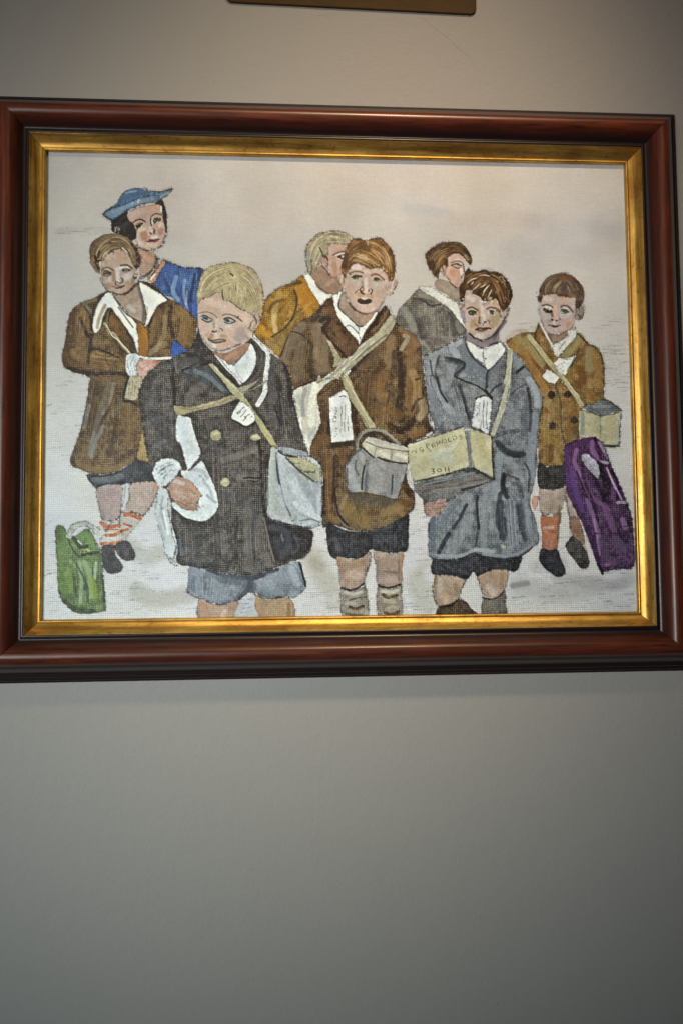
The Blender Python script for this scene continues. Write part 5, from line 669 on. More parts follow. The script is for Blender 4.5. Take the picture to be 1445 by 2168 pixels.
    F('boxboy.sock', 'L 290,1000 400,965 460,930 530,950 580,1010 640,1085 290,1085', '33241a', '6f5236', tex=.9, o=.5); F('boxboy.sock', 'L 688,930 790,925 885,850 892,960 892,1085 690,1085', '544a40', '958a7c', grain='v', o=.5)
    S('L 300,1000 400,985 470,925', 2.6, '20160f', .8, dry=.4); S('L 680,915 760,930 830,905 880,850', 2.8, '1f1916', .85, dry=.3); O('L 235,800 240,900 290,1000', 2.6, .75, c='3a2a20'); O('L 530,760 480,880 500,940 620,1060', 2.2, .7); O('L 640,730 690,920', 1.8, .6); O('L 890,850 895,1060', 2, .6)
    F('boxboy.shorts', 'L 235,565 300,572 480,562 600,512 700,540 860,560 1000,542 1040,560 1000,660 960,680 900,668 780,660 640,722 602,680 540,748 400,712 232,702', '191a21', '4c4c54', base=-.08, tex=.8, o=.6)
    S('L 600,680 600,600', 2, '101116', .5); S('L 1000,560 1100,490 1130,462', 3.4, '1e2028', .85, dry=.3); S('L 480,670 560,700', 6, '5c5c60', .4, soft=3)
    # neck, shirt, head
    fa = 'boxboy.face'
    F(fa, 'J 700,930 720,930 800,990 900,1000 985,925 1000,1010 940,1090 860,1100 790,1070 715,1030', '76686c', 'a8989a', tex=.4, o=.3)
    F('boxboy.shirt', 'J 708,1028 760,1050 820,1080 860,1092 920,1080 1000,1040 1052,1090 1035,1150 910,1282 860,1230 765,1155', 'c6c8c6', 'e4e5e0', tex=.25, o=.6, h=.8)
    O('J 862,1095 858,1160 875,1250', 1.8, .8, c='2c3034'); dots('J 882,1185', 2, '14161a', 2.4, .95, .4); O('J 800,1070 850,1095 880,1100 910,1070 990,1050', 2.6, .9, c='22252a'); S('J 990,1070 1000,1120 940,1220', 3, 'b6bbbf', .6, on='boxboy.shirt')
    F(fa, 'e 230,640 300,550 420,610 560,700 650,790 800,770 950,780 1000,890 1060,990 1155,940 1170,1080 1085,1200 1020,1350 880,1500 720,1600 600,1640 400,1560 290,1450 240,1300 215,1100', 'ad9080', 'cfb4a4', tex=.3, low=.5, o=.3, h=.7)
    for s, w, c, a in [('e 300,720 420,760', 12, 'c8b0a4', .7), ('e 600,820 620,1100', 8, 'ccb4a4', .7), ('e 640,860 760,830', 7, 'a08e80', .7), ('e 880,830 980,900', 9, 'c4946c', .7), ('e 430,1250 400,1330', 12, 'ae8654', .8), ('e 480,1310 520,1340', 6, 'a06c34', .6), ('e 820,1330 850,1360', 7, 'b07c44', .8), ('e 830,1200 930,1180', 14, 'a98f6c', .7), ('e 960,1100 900,1280', 14, 'a88c6c', .7), ('e 560,1150 560,1260', 5, '8a7050', .7),
        ('e 280,1150 260,1300', 9, 'b4a4a8', .8), ('e 520,1540 600,1560', 10, 'bcb6b8', .8), ('e 750,1520 820,1470', 9, 'a89898', .7), ('e 660,1100 660,1200', 5, 'd0bcac', .8), ('e 350,1440 440,1490', 8, 'b09478', .6), ('e 1060,1050 1040,1180', 8, 'b8a68c', .7), ('e 540,980 550,1080', 6, 'a48a64', .6), ('e 740,1450 800,1420', 7, 'bb9478', .6)]: B(s, w, c, a, fa)
    S('e 290,965 380,930 450,950 520,1000', 3.2, '5c4638', .9); S('e 720,970 800,935 900,950 960,980 1000,1020', 3.6, '544038', .9, c2='7a5040')
    S('e 330,1020 400,1010 490,1040', 3, '241e18', .9); S('e 370,1060 440,1070', 7, '3a4a16', .95); S('e 400,1090 470,1090', 3, '20240f', .9); dots('e 430,1070', 3, '7a8a20', 1.8, .9, .8); dots('e 360,1060 490,1060 460,1110', 5, 'd6d2c4', 1.5, .9, 1); S('e 320,1050 350,1090', 2.4, '3a2c22', .8)
    S('e 800,1040 850,1060', 7, '2c4220', .95); S('e 770,1010 830,1000 880,1030', 2, '25221e', .8); dots('e 830,1060', 3, '4a6a34', 1.8, .9, .8); S('e 765,1030 770,1050', 2.6, 'ccd0c8', .9); S('e 880,1050 890,1090', 2.4, 'c4c8c0', .9); S('e 760,1100 850,1120', 3, '8f9488', .6); S('e 930,1010 1000,1030', 3, '6a4a3a', .6)
    S('e 640,1260 700,1250', 3, '1c1814', .9); S('e 740,1210 775,1250 770,1290', 2, '5c3e2c', .8); S('e 560,1160 540,1260 580,1290', 2.4, '5a4430', .7); dots('e 600,1280 610,1330 640,1300', 8, '24221f', 1.6, .85, 2); dots('e 590,1290 640,1310 620,1270', 5, 'dcd8d0', 1.5, .8, 2)
    S('e 480,1420 560,1385 640,1395 720,1385 800,1395', 3.4, '231a12', .9); S('e 520,1430 620,1440 720,1410', 4, '4c3620', .85); S('e 540,1470 660,1470', 3, '947a60', .7)
    S('e 1120,1240 1040,1340 940,1480 880,1600', 8, '48444e', .8, soft=3); S('e 340,1500 400,1550 450,1620', 4, '231e24', .9); S('e 490,1615 540,1630', 2.6, '2a262c', .9); S('e 570,1640 600,1670', 3, '231f26', .9); S('e 690,1640 790,1600 880,1540', 2.6, '2c262e', .9); S('e 250,1420 240,1550 260,1600', 6, '4c4450', .7, soft=3); S('e 860,1600 860,1720', 8, '6c646e', .6, soft=4); S('e 400,1640 560,1740 720,1760', 8, '8a7a7e', .5, soft=4); S('e 950,1700 820,1740', 4, '2a282c', .8)
    S('e 160,960 200,1100 230,1250', 7, '6f6878', .7, soft=3); S('e 120,760 100,850 200,880', 6, '5c545c', .7, dry=.5); S('e 220,890 160,960', 5, '7c5444', .7, soft=3)
    F(fa, 'e 1010,960 1060,1000 1160,930 1165,1060 1080,1180 1020,1150', 'a68e7c', 'c8b09c', tex=.4, o=.4); O('e 1180,950 1190,1050 1100,1200 1020,1350 880,1540', 2.6, .85, c='26232c'); dots('e 1180,960 1200,1020 1150,1080', 10, '2c2830', 1.8, .8, 4); S('e 1060,1030 1130,960', 1.8, '5a4438', .7)
    q = 'boxboy.hair'
    F(q, 'e 125,480 200,350 230,190 290,90 330,60 370,130 480,150 650,110 780,160 900,150 1050,220 1180,350 1245,500 1280,700 1240,820 1190,900 1080,1000 1030,960 960,800 900,740 800,790 650,805 560,700 430,640 390,560 290,560 240,640 210,790 130,780', '2f1c0c', '7a4e1e', low=1.1, tex=.4, o=.5, h=.8)
    hair('e 700,140 440,200 260,340 180,520', 'e 800,420 700,560 620,680 580,740', 60, ['24140a', '6a4018', '9a6a2c', '4a2c12'], 1.8, .8, q, seed=46); hair('e 780,160 1000,260 1160,480 1200,840', 'e 800,400 900,520 960,680 1040,880', 60, ['24140a', '8a5420', 'b07a34', '4a2c12'], 1.8, .8, q, seed=47)
    for s in ('e 780,250 640,230 540,250', 'e 530,285 380,330 280,410', 'e 590,400 500,480 400,570', 'e 690,430 580,500', 'e 780,440 680,560 620,690', 'e 830,550 780,640 755,700', 'e 430,370 370,440', 'e 740,460 640,600'): S(s, 1.3, 'd6b890', .85, taper=.6)
    S('e 900,440 980,560 940,600', 6, '9a6420', .6, on=q, soft=3); S('e 240,280 380,210', 4, '8c5818', .6, on=q, soft=2); dots('e 1000,240 1080,300 1060,360 920,360', 14, 'c49a5c', 1.5, .8, 4, seed=12); S('e 780,770 740,720 820,730', 4, 'b89850', .7, soft=2); dots('e 600,780 690,790 640,800 200,750 830,740 870,750', 10, 'd8d4cc', 1.5, .8, 2, seed=2); dots('e 1120,740 1180,640 1100,800', 8, 'a88a60', 1.3, .7, 4)
    O('e 380,130 500,150 650,105 780,150 950,160 1080,240 1200,380 1270,600 1270,740', 3, .6, dry=.6); B('e 740,80 820,100', 5, '9a9aa0', .4)

def front_boy():
    t = 'frontboy.coat'
    F(t, 'D 90,735 30,900 -80,985 B 1300,250 1110,340 960,420 880,500 825,640 830,760 850,900 870,980 900,1200 930,1290 1000,1445 C 1150,330 F 100,250 150,400 150,560 260,590 500,645 700,668 850,665 1040,605 1200,545 1300,505 1355,430 1372,290 1335,255 E 1440,1000 1440,760 1330,700 1250,450 1195,200 D 940,1400 920,1200 860,1060 800,1010 720,960 640,870 570,810 400,1000 240,960 130,870', '1f1c1b', '766c63', tex=1.1, low=.9, base=-.04, o=.65, lw=2.3)
    for s, w, c, a in [('D 80,830 100,950 40,1010', 20, '29282c', .8), ('D 0,980 100,1030 180,1060', 12, '222226', .8), ('B 1300,330 1400,400 1440,440', 20, '28282b', .75), ('B 1150,400 1250,360 1340,350', 14, '4a4c50', .6), ('B 1250,480 1340,520 1430,560', 14, '40464c', .7), ('B 950,470 880,600 860,760', 16, '38322f', .5), ('B 880,640 940,700 900,780', 12, '5c6068', .4), ('B 1140,420 1130,560 1150,720', 7, '1f1c1c', .8),
        ('B 900,950 960,880 1020,860', 9, '565c6c', .45), ('B 980,1120 1050,1080', 9, '6a6e7c', .4), ('B 860,1000 900,1200', 8, '25211f', .6), ('B 1050,950 1120,1100 1180,1200', 14, '3e3936', .5), ('E 120,250 120,60 100,0', 8, '1d1a1a', .75), ('E 400,60 300,120 250,240', 20, '7a6e66', .4), ('E 640,20 560,100', 14, '211f20', .6),
        ('E 420,420 560,380 700,450', 16, '4a4441', .5), ('E 660,460 740,500', 10, '444850', .5), ('E 480,620 620,700 700,720', 18, '4a4a50', .5), ('E 560,740 700,700 850,640', 14, '8a7e74', .4), ('E 880,560 900,700 910,1000 940,1250', 7, '161414', .8), ('E 500,860 450,780', 10, '3a3634', .5), ('E 960,700 930,800', 10, '242020', .6), ('E 560,1060 760,1080 820,1200', 18, '46434a', .5), ('E 700,900 760,900', 12, '8a7c70', .4),
        ('E 980,200 1040,320 1000,480', 16, '4c4642', .5), ('E 1020,250 1080,420', 5, '17161a', .7), ('E 1060,0 1080,250 1090,400', 10, '242125', .7), ('E 1150,100 1160,300 1240,560', 12, '3c3a3a', .5), ('D 860,1060 900,1200 920,1440', 10, '17161a', .85), ('D 760,1000 740,1200 760,1400', 14, '4e4c50', .6), ('D 650,1200 700,1300', 12, '5a524c', .6), ('E 850,150 900,250', 12, '6a625a', .5),
        ('E 60,1080 70,1250 130,1420 F 150,500', 9, '161515', .8), ('E 130,1150 240,1280 380,1320', 16, '2a2624', .6), ('F 160,360 200,480', 8, '4f5c74', .6), ('F 300,250 330,400 300,540', 18, '37353a', .5), ('F 500,150 520,400 500,600', 12, '2e2d30', .6), ('F 540,350 600,500', 18, '7d7064', .4), ('F 690,200 670,400 690,560', 6, '22201f', .6), ('F 780,100 800,400 780,600', 22, '70665e', .45), ('F 590,480 600,620', 6, '2c2e34', .7), ('F 640,540 680,500 660,620', 4, '24211f', .6), ('F 880,200 900,400 960,560', 18, '786c62', .45),
        ('F 850,100 840,300', 10, '3e4048', .5), ('F 190,580 300,600 420,600', 5, '1e1c1e', .7), ('F 940,180 980,350 1040,540', 6, '231f1e', .8), ('F 930,160 970,350 1020,540', 3, '95887c', .6), ('F 870,640 860,560', 10, '4a4a4e', .5)]: S(s, w, c, a, soft=max(1.6, w*.4), on=t, dry=.4)
    hair('E 120,120 320,640', 'E 880,180 880,640', 90, ['a09488', '1c1a1a', '6e655e'], 1.3, .35, t, ln=.1, seed=51); hair('E 460,620 480,1300', 'E 900,620 920,1300', 90, ['a3978a', '1c1a1a', '75695f'], 1.3, .35, t, ln=.1, seed=52)
    hair('F 160,200 180,560', 'F 1000,200 1020,560', 110, ['a09486', '1c1a1c', '6e645c'], 1.4, .4, t, ln=.2, seed=53); hair('B 880,560 920,1240', 'B 1140,480 1150,1180', 60, ['958a80', '1c1a1c', '6a6672'], 1.3, .35, t, ln=.12, seed=54); hair('E 960,100 980,560', 'E 1180,150 1290,640', 40, ['8c827a', '1c1a1c'], 1.3, .4, t, ln=.15, seed=55)
    O('B 1300,250 1110,345 960,420 880,500 830,640 835,760 870,980', 2.6, .7); O('E 1190,200 1250,450 1330,690', 2.4, .8)
    # lapel and collar
    F('frontboy.lapel', 'D -70,1130 60,1090 175,1065 240,1120 320,1230 400,1350 300,1320 150,1240 30,1170', '2e3034', '666c70', o=.5); S('D 60,1130 180,1180 300,1290', 10, '63707a', .6, soft=4, on='frontboy.lapel'); S('D -60,1120 60,1080 170,1065', 3.6, '17171a', .85); S('D 180,1070 300,1230 400,1350', 3, '17171a', .6); B('B 1300,430 1360,400', 9, '5a5e62', .5, t); S('B 1150,350 1160,440', 4, '7a8084', .4, on=t)
    S('D 575,820 650,900 712,960 705,1080 690,1200 680,1320 620,1430', 10, 'c2c4c6', .92, h=.5, c2='d6d8d8', tag='frontboy.collar'); O('D 570,815 660,890 730,960 720,1100 700,1300', 1.8, .6); S('D 240,980 330,1090 420,1180 460,1240', 5, 'cfd1d4', .9, dry=.3)
    F('frontboy.shirt', 'D 245,955 300,1000 370,1072 420,1030 480,990 530,930 560,880 605,1000 575,1130 495,1232 440,1190 340,1090', 'bcc0c4', 'dfe2e3', tex=.3, o=.4, h=.8)
    S('D 530,915 480,990 400,1075', 3.4, '505a6e', .85, soft=1.6); S('D 420,1060 440,1150 480,1210', 4, '9ea6b0', .6, soft=2); S('D 560,960 540,1100 500,1180', 7, 'cfd2d4', .6, soft=3)
    S('D 560,845 630,925 650,1020 620,1120 550,1200 470,1275', 8, '343034', .95, c2='4c4648', h=.3, soft=1.5); S('D 190,1045 260,1100 350,1190 460,1280', 7, '2a272a', .9, soft=1.5); S('D 600,880 655,980 640,1060', 2, '6a6466', .6); S('D 660,980 640,1120 580,1200 520,1260', 5, '6a665c', .6, soft=3)
    # straps
    F('frontboy.strap', 'E 118,262 160,250 260,262 400,232 540,190 655,150 690,178 600,225 500,255 400,280 300,300 230,325 150,342', '8a7c58', 'b5a578', tex=.4, o=.5, h=.8); S('E 160,270 300,280 480,240 640,180', 2, '5c5238', .5, dry=.5)
    F('frontboy.strap', 'E 700,95 800,55 920,0 D 680,1190 640,1200 560,1270 470,1330 E 690,130 740,130 850,85 950,20 930,50 850,95 760,130 730,170', '7c7660', 'a09a80', tex=.4, o=.3)
    F('frontboy.strap', 'D 180,1075 225,1068 330,1180 470,1310 E 660,90 740,150 870,330 950,440 1052,610 1015,625 930,520 850,380 700,200 620,110 540,0', '8c8862', 'aeaa80', tex=.35, o=.5, h=.9)
    S('E 900,440 970,540 1030,620', 5, 'b09a48', .7, soft=2, on='frontboy.strap'); S('D 230,1090 340,1210 480,1340 E 740,180', 2, 'c8c4a0', .6); S('E 760,160 880,330 960,460', 1.8, '3c3c38', .6, dry=.4); O('E 870,300 960,430 1050,600', 2.2, .8)
    F('frontboy.label', 'E 705,220 760,235 830,300 852,375 800,440 750,430 690,400 638,370 648,320', 'bfc0be', 'dedfdd', tex=.35, sm=2, o=.8, h=.9); S('E 640,375 700,405 770,440 850,395', 3.2, '151518', .9, dry=.2); S('E 650,230 700,205', 8, '24252a', .85, soft=3)
    for s in ('u 350,700 440,640 560,530', 'u 380,740 480,660', 'u 480,850 600,700 660,610', 'u 620,900 700,800 790,760', 'u 560,980 640,900', 'u 540,540 600,510', 'u 610,840 660,880', 'u 340,700 370,740', 'u 830,850 880,820'): S(s, 1.5, '232428', .8, dry=.4, sm=1)
    # buttons
    for x, y, rx, ry in ((497, 518, 52, 50), (855, 535, 47, 34), (580, 942, 43, 42)):
        F('frontboy.button', 'E '+' '.join('%d,%d' % (x+rx*math.cos(k), y+ry*math.sin(k)) for k in [i*.7 for i in range(9)]), '8d845c', 'b5aa80', tex=.2, o=.8, h=1.0, oc='1a191b'); S('E %d,%d %d,%d' % (x-rx*.3, y-ry*.2, x+rx*.3, y-ry*.4), 4, 'c6bd96', .6, soft=2)
    S('E 750,905 800,895 860,905 900,890', 3.6, '151416', .9, dry=.3); S('E 800,925 850,935 890,915', 2.4, '1c1b1c', .9); S('E 790,912 880,912', 2, '6a665e', .7); S('E 890,560 890,620 905,700', 3, '191718', .8)
    # wrapped cloth
    w = 'frontboy.cloth'
    F(w, 'E 148,352 200,345 268,362 285,420 305,500 340,600 362,690 300,770 250,835 215,720 180,600 138,540', 'b4b9bd', 'd8dbdc', tex=.35, o=.6, h=.9, grain='v')
    F(w, 'B 950,1350 990,1265 1080,1232 1180,1260 1210,1340 E 170,830 130,900 60,960 -5,985 -60,900', 'b8bdbe', 'dde0e0', tex=.4, o=.6, h=.9)
    F(w, 'C 1050,225 1110,235 1135,280 1125,360 1140,470 1175,590 1205,700 1200,780 1180,860 1110,830 1085,700 1030,540 1018,400', 'b4b8b8', 'd4d7d5', tex=.35, o=.6, h=.9, grain='v')
    F(w, 'E 180,850 250,830 330,780 370,750 425,840 465,930 505,1050 520,1150 470,1240 380,1290 240,1262 150,1200 95,1130 140,1090 260,1000', 'b8bcbe', 'dcdfdf', tex=.35, o=.6, h=1.0)
    for s, ww, c, a in [('E 280,820 380,840 420,900', 8, '9aa2aa', .6), ('E 380,930 440,1000 470,1080', 6, 'a6acb2', .6), ('E 420,1060 490,1120', 6, '8f989c', .5), ('E 120,1170 240,1240 380,1260', 7, 'c2c6c6', .7), ('E 300,1060 350,1120', 4, 'dfe3e4', .8), ('C 1080,300 1070,450 1110,600', 5, '989ea2', .5), ('C 1160,600 1170,720', 6, 'b8b098', .5), ('C 1090,420 1130,640', 4, 'dfe1e0', .6), ('C 1060,560 1100,700', 4, 'a0a4a6', .5), ('E 260,420 320,620', 5, 'c6cacc', .6), ('E 230,640 250,760', 6, 'bcc1c4', .6)]: S(s, ww, c, a, soft=ww*.4, on=w)
    for s in ('B 985,1330 1060,1285 1120,1270', 'B 1000,1370 1060,1310 1110,1300', 'B 1010,1400 1070,1340', 'B 960,1350 1010,1300', 'E 20,830 60,790 110,780', 'E 30,900 80,840 130,830', 'E 10,960 40,900', 'C 1030,350 1090,420', 'E 350,880 400,920', 'C 1050,70 1100,50', 'C 1060,110 1100,80'): O(s, 1.6, .65, c='44494e')
    O('C 1110,820 1150,890 1200,925 1240,915', 2.6, .8); S('C 1150,860 1200,900', 6, '8c8f90', .7, dry=.4); O('C 1180,850 1200,760 1170,640 1140,480', 2, .7); O('E 180,620 240,830 330,760 380,700', 1.8, .7); dots('E 360,700 380,740 360,680', 6, '24262a', 1.8, .8, 3); O('E 0,985 60,960 130,890 180,850', 1.8, .7, c='3a2f2c')
    F('frontboy.hand', 'E 60,985 110,920 150,888 220,905 265,932 310,970 342,1010 368,1060 340,1110 330,1190 270,1190 190,1170 120,1110 85,1050', 'a0785e', 'c9a08a', tex=.6, o=.5, h=.6)
    for s, ww, c, a in [('E 130,930 200,950', 9, 'bfa8a4', .7), ('E 260,950 310,1010', 8, 'cb8f6c', .7), ('E 150,1130 250,1170 320,1180', 8, 'a5795a', .6), ('E 140,1020 200,1080', 9, 'b89c8c', .6)]: B(s, ww, c, a, 'frontboy.hand')
    for s in ('E 220,1050 290,1090 340,1060', 'E 180,1080 260,1130 330,1120', 'E 260,1020 330,1050', 'E 150,1110 240,1150', 'E 240,1100 320,1150'): O(s, 1.4, .55, c='4c3a34')
    dots('E 330,1130 360,1150 340,1100 370,1080 350,1170', 14, '2c3038', 1.7, .85, 3); dots('E 350,1130 370,1110', 8, 'd6dadc', 1.6, .8, 3, seed=7); O('E 60,985 90,1060 130,1130', 1.8, .6, c='5c3c2c')
    # trousers and legs
    F('frontboy.shorts', 'F 262,598 400,625 500,648 700,668 850,665 1040,608 1240,550 1280,650 1312,770 1240,855 1180,882 1100,872 960,886 820,820 700,900 560,936 450,922 340,882 240,825 250,700', '5c626b', '979da4', tex=.5, o=.6)
    for s, ww, c, a in [('F 380,590 520,650 700,690 850,690 1040,620', 11, '252a35', .85), ('F 560,700 720,730 820,770', 20, '50565f', .6), ('F 820,700 790,800 720,880', 12, '3f454f', .6), ('F 300,640 340,800', 22, '868c94', .6), ('F 480,760 560,840', 26, '8f949a', .5), ('F 1000,700 1150,680', 26, '868c94', .6), ('F 1180,620 1230,740', 16, '9ca2a8', .6), ('F 950,800 1080,820', 16, '7c828a', .5), ('F 300,700 290,800', 9, '5c6a80', .5), ('F 900,740 1000,760', 18, '949aa0', .4)]: S(s, ww, c, a, soft=ww*.4, on='frontboy.shorts', dry=.15)
    S('F 1248,560 1275,650 1305,770', 3.6, '14151a', .9); O('F 820,825 880,860 950,890 1050,870 1170,885', 3, .85); O('F 240,825 340,885 450,925 560,940 690,905 740,860', 2.6, .75); hair('F 270,640 300,860', 'F 800,720 700,880', 30, ['a8adb2', '565c66'], 1.4, .4, 'frontboy.shorts', ln=.3, seed=58)
    F('frontboy.leg', 'F 345,885 450,925 560,938 695,905 670,1090 355,1090', 'a57c5c', 'cba082', grain='v', o=.6); F('frontboy.leg', 'F 845,845 950,890 1172,885 1182,1090 890,1090 850,950', '9f7a50', 'c69c6e', grain='v', o=.6)
    B('F 380,920 400,1000', 8, 'c8835c', .6, 'frontboy.leg'); B('F 580,1000 560,1040', 12, 'cda68c', .5, 'frontboy.leg'); B('F 870,900 890,1000', 8, 'c08a58', .6, 'frontboy.leg'); B('F 1150,930 1150,1040', 7, '9a6c38', .6, 'frontboy.leg')
    F(None, 'F 815,838 855,870 845,950 882,1090 668,1090 705,930 760,880', 'a8a9a6', 'cfd1cf', tex=.8); IDM[pmask_id('F 815,838 855,870 845,950 882,1090 668,1090 705,930 760,880')] = 0
    for s in ('F 740,930 800,925', 'F 730,970 820,960', 'F 720,1010 800,1000', 'F 760,900 820,880'): S(s, 1.4, '4a4a4a', .6, dry=.6)
    # tail of the coat, and the bag
    F(t, 'F 965,180 1060,200 1200,240 1330,258 1372,295 1362,380 1330,450 1260,510 1180,535 1060,545 1010,450 980,320', '171314', '473c39', base=-.05, o=.6)
    S('F 1000,240 1080,250 1140,300 1150,400 1100,500', 14, '3c404a', .6, soft=7, on=t); S('F 1040,350 1070,470', 16, '353a44', .5, soft=8, on=t); S('F 1200,310 1240,420 1190,480', 6, '3a3e48', .7, soft=3, on=t); S('F 1090,310 1100,360', 5, '6c7888', .6, soft=2); S('F 1200,330 1260,350', 4, '4c5664', .5, soft=2)
    g = 'frontboy.bag'
    F(g, 'E 1000,618 1050,640 1120,680 1200,700 1330,700 1440,790 H 340,930 350,1060 345,1300 350,1395 310,1425 280,1430 E 1350,1350 1210,1325 1100,1300 970,1250 955,1140 962,950 980,760', '8f9496', 'bfc1c1', tex=.45, low=.7, o=.65, h=.6)
    for s, ww, c, a in [('E 1010,650 1000,900 1000,1200', 12, 'a3a79c', .7), ('E 1045,680 1050,820 1070,950', 5, '3f4650', .85), ('E 1070,700 1110,900 1120,1100', 14, 'b0b5ba', .6), ('E 1080,960 1110,1100 1170,1240', 3, '4b5058', .8), ('E 1180,900 1240,1050 1350,1200', 20, 'b9c0c6', .7), ('E 1300,950 1380,1100 1420,1200', 14, '8f979f', .6), ('E 1120,760 1180,900', 12, 'a2a8ae', .5), ('E 1060,1150 1100,1250', 12, 'a0a49c', .6), ('E 1210,1130 1300,1200 1420,1260', 12, 'c0c6cb', .6), ('E 1380,860 1400,1000', 14, '8b929a', .5), ('E 965,900 965,1150', 4, '5c6c84', .6), ('E 1250,1290 1350,1270 1430,1300', 3, '50565e', .6), ('E 1200,1260 1250,1340 1400,1340', 8, '8f979e', .6), ('H 310,1150 320,1300', 8, 'aab0b6', .6), ('E 1080,1000 1160,1150', 14, 'a9afb4', .5)]: S(s, ww, c, a, soft=max(1.5, ww*.4), on=g)
    F(g, 'E 1050,635 1100,620 1200,640 1290,660 1340,700 1260,705 1150,690', '70757a', '9fa3a6', o=.5); F(g, 'E 1130,702 1200,705 1320,735 1400,790 H 352,915 340,932 280,930 200,930 E 1280,845 1210,785', '8f8a66', 'b6b088', tex=.4, o=.6, h=.9); F(g, 'E 1250,850 1340,850 1430,850 1425,935 1340,920', '8c8a74', 'aeab90', tex=.5, o=.5)
    S('E 1130,720 1200,790 1280,860 1380,930', 4, '33373e', .8, dry=.2); S('E 1060,660 1130,700 1220,710', 4, '24272d', .85, dry=.2); O('E 1290,845 1420,850', 2.4, .7); S('E 1180,770 1260,770', 2, '55544c', .5, dry=.5); dots('E 1200,720 1300,770 1250,800', 8, '4a4a42', 1.4, .6, 6)
    O('E 955,1140 965,1250 1100,1300 1210,1325 1350,1350', 2.4, .8); O('H 345,1000 345,1380', 2.2, .8); dots('E 1200,1290 1260,1340 1420,1330 1430,1350', 8, '1c1c20', 2, .7, 4)
    # head
    fa = 'frontboy.face'
    F(fa, 'D 220,950 330,965 530,870 535,930 480,990 380,1066 330,1040 240,985', '93684c', 'bb8c70', tex=.5, o=.3); B('D 340,1010 420,960', 10, 'b58668', .6, fa)
    F(fa, 'c 150,540 200,430 330,350 440,300 560,330 700,450 820,520 930,600 1020,640 1085,690 1090,680 1100,850 1085,1000 1000,1140 850,1200 700,1270 520,1305 430,1262 320,1200 200,1040 160,900', 'b99883', 'd6b8a4', tex=.25, low=.5, o=.3, h=.7)
    for s, ww, c, a in [('c 300,420 420,500', 16, 'cfae9c', .7), ('c 500,520 640,580', 14, 'cfb09e', .7), ('c 180,640 200,700', 6, 'cbab98', .6), ('c 470,750 460,900', 7, 'c8b8aa', .7), ('c 420,780 430,900', 5, '9c917e', .7), ('c 230,880 280,960', 12, 'c8a593', .7), ('c 880,720 960,780', 14, 'd0ae9e', .7), ('c 720,900 740,960', 12, 'c9a898', .6), ('c 880,980 900,1060', 20, 'a08c80', .85), ('c 820,1080 860,1120', 14, 'a3908a', .7),
        ('c 390,1030 370,1080', 7, 'a87b50', .8), ('c 550,1050 620,1060', 7, 'b08456', .8), ('c 300,1030 320,1060', 7, 'b39080', .6), ('c 460,1020 470,1080', 5, 'cbc6c0', .8), ('c 420,1190 440,1230', 7, 'cfc4bc', .8), ('c 520,1220 700,1180', 12, 'c29a80', .7), ('c 350,1180 380,1240', 7, 'b4a8a0', .7), ('c 950,900 1000,960', 9, 'b69c88', .6), ('c 620,1120 680,1140', 7, 'bf9a86', .6), ('c 560,860 640,860', 6, 'b5b0a4', .6), ('c 170,980 200,1050', 6, 'a99a90', .6), ('c 640,900 700,880', 7, 'c9b8ac', .6), ('c 960,1060 1010,1100', 7, '98847a', .6)]: B(s, ww, c, a, fa)
    S('c 180,665 260,645 360,655 440,700 480,740', 2.4, '7c6a50', .8); S('c 570,705 640,680 740,700 830,735 900,805', 2.2, '6c5c4c', .85); S('c 800,735 850,760 905,808', 2.2, '3c3028', .8); dots('c 700,690 760,710 835,725', 4, '3c3230', 1.5, .8, 1)
    F(None, 'c 205,710 250,690 310,720 380,760 385,795 330,815 270,795 225,760', '9a9c9c', 'bcc0c0', tex=.2); S('c 260,730 300,750', 8, '3e5468', .95, soft=2); dots('c 290,755', 2, '12161e', 2.4, .95, .6); S('c 205,710 255,695 330,730 395,765', 1.8, '2e2a2c', .85); S('c 225,770 280,805 340,818 390,795', 2.6, '2e2c2e', .85); dots('c 340,775', 2, 'd2d6d6', 1.8, .9, .6)
    F(None, 'c 590,760 650,745 720,750 775,790 740,825 670,840 610,815', '8a8c8c', 'b8bcbc', tex=.2); S('c 640,775 665,795', 8, '3d566c', .95, soft=2); dots('c 665,790', 2, '10141c', 2.6, .95, .6); S('c 590,765 650,742 720,752 785,800', 2.4, '1f1c1e', .9); S('c 600,815 670,845 750,825 790,810', 2.2, '3a3636', .8); S('c 700,785 730,790', 2.4, 'cdd0d0', .9); S('c 620,850 700,860', 3, '9c9c94', .5)
    S('c 400,975 440,985 465,970', 3, '3a3238', .85); S('c 530,920 565,935 580,965', 2.2, '5c4a4c', .8); dots('c 410,975 450,990', 3, '28242a', 1.6, .8, 1); S('c 470,970 520,990', 2, '8a8084', .6)
    S('c 330,1090 370,1120 440,1125 500,1110 560,1105 625,1125', 2.2, '54423a', .85); S('c 345,1120 400,1155 470,1165 540,1150 620,1135', 3.6, '5c4a3c', .8); S('c 390,1150 470,1170 550,1160', 2, '342824', .8, dry=.3); S('c 410,1135 480,1140 560,1130', 3, '8a7260', .6)
    O('c 440,1290 520,1305 640,1280 750,1240 850,1190 960,1160', 3, .75, c='4c3428'); O('c 150,890 200,1050 300,1190 400,1270', 2, .5, c='4a4240')
    F(fa, 'c 1105,690 1150,670 1200,720 1195,850 1150,930 1080,960 1030,930 1035,860 1090,800', 'a98c78', 'caae9a', tex=.3, o=.5, h=.6); S('c 1110,720 1140,780 1150,850', 3, '4c3c34', .8, dry=.2); S('c 1060,820 1040,890 1000,920', 2.4, '6c584a', .7); S('c 1130,870 1090,930', 4, '8c7260', .6, soft=2); O('c 1200,740 1185,860 1130,960 1080,1040', 2, .6); S('c 1090,640 1180,640 1200,700', 3, '3c322c', .7, dry=.5)
    q = 'frontboy.hair'
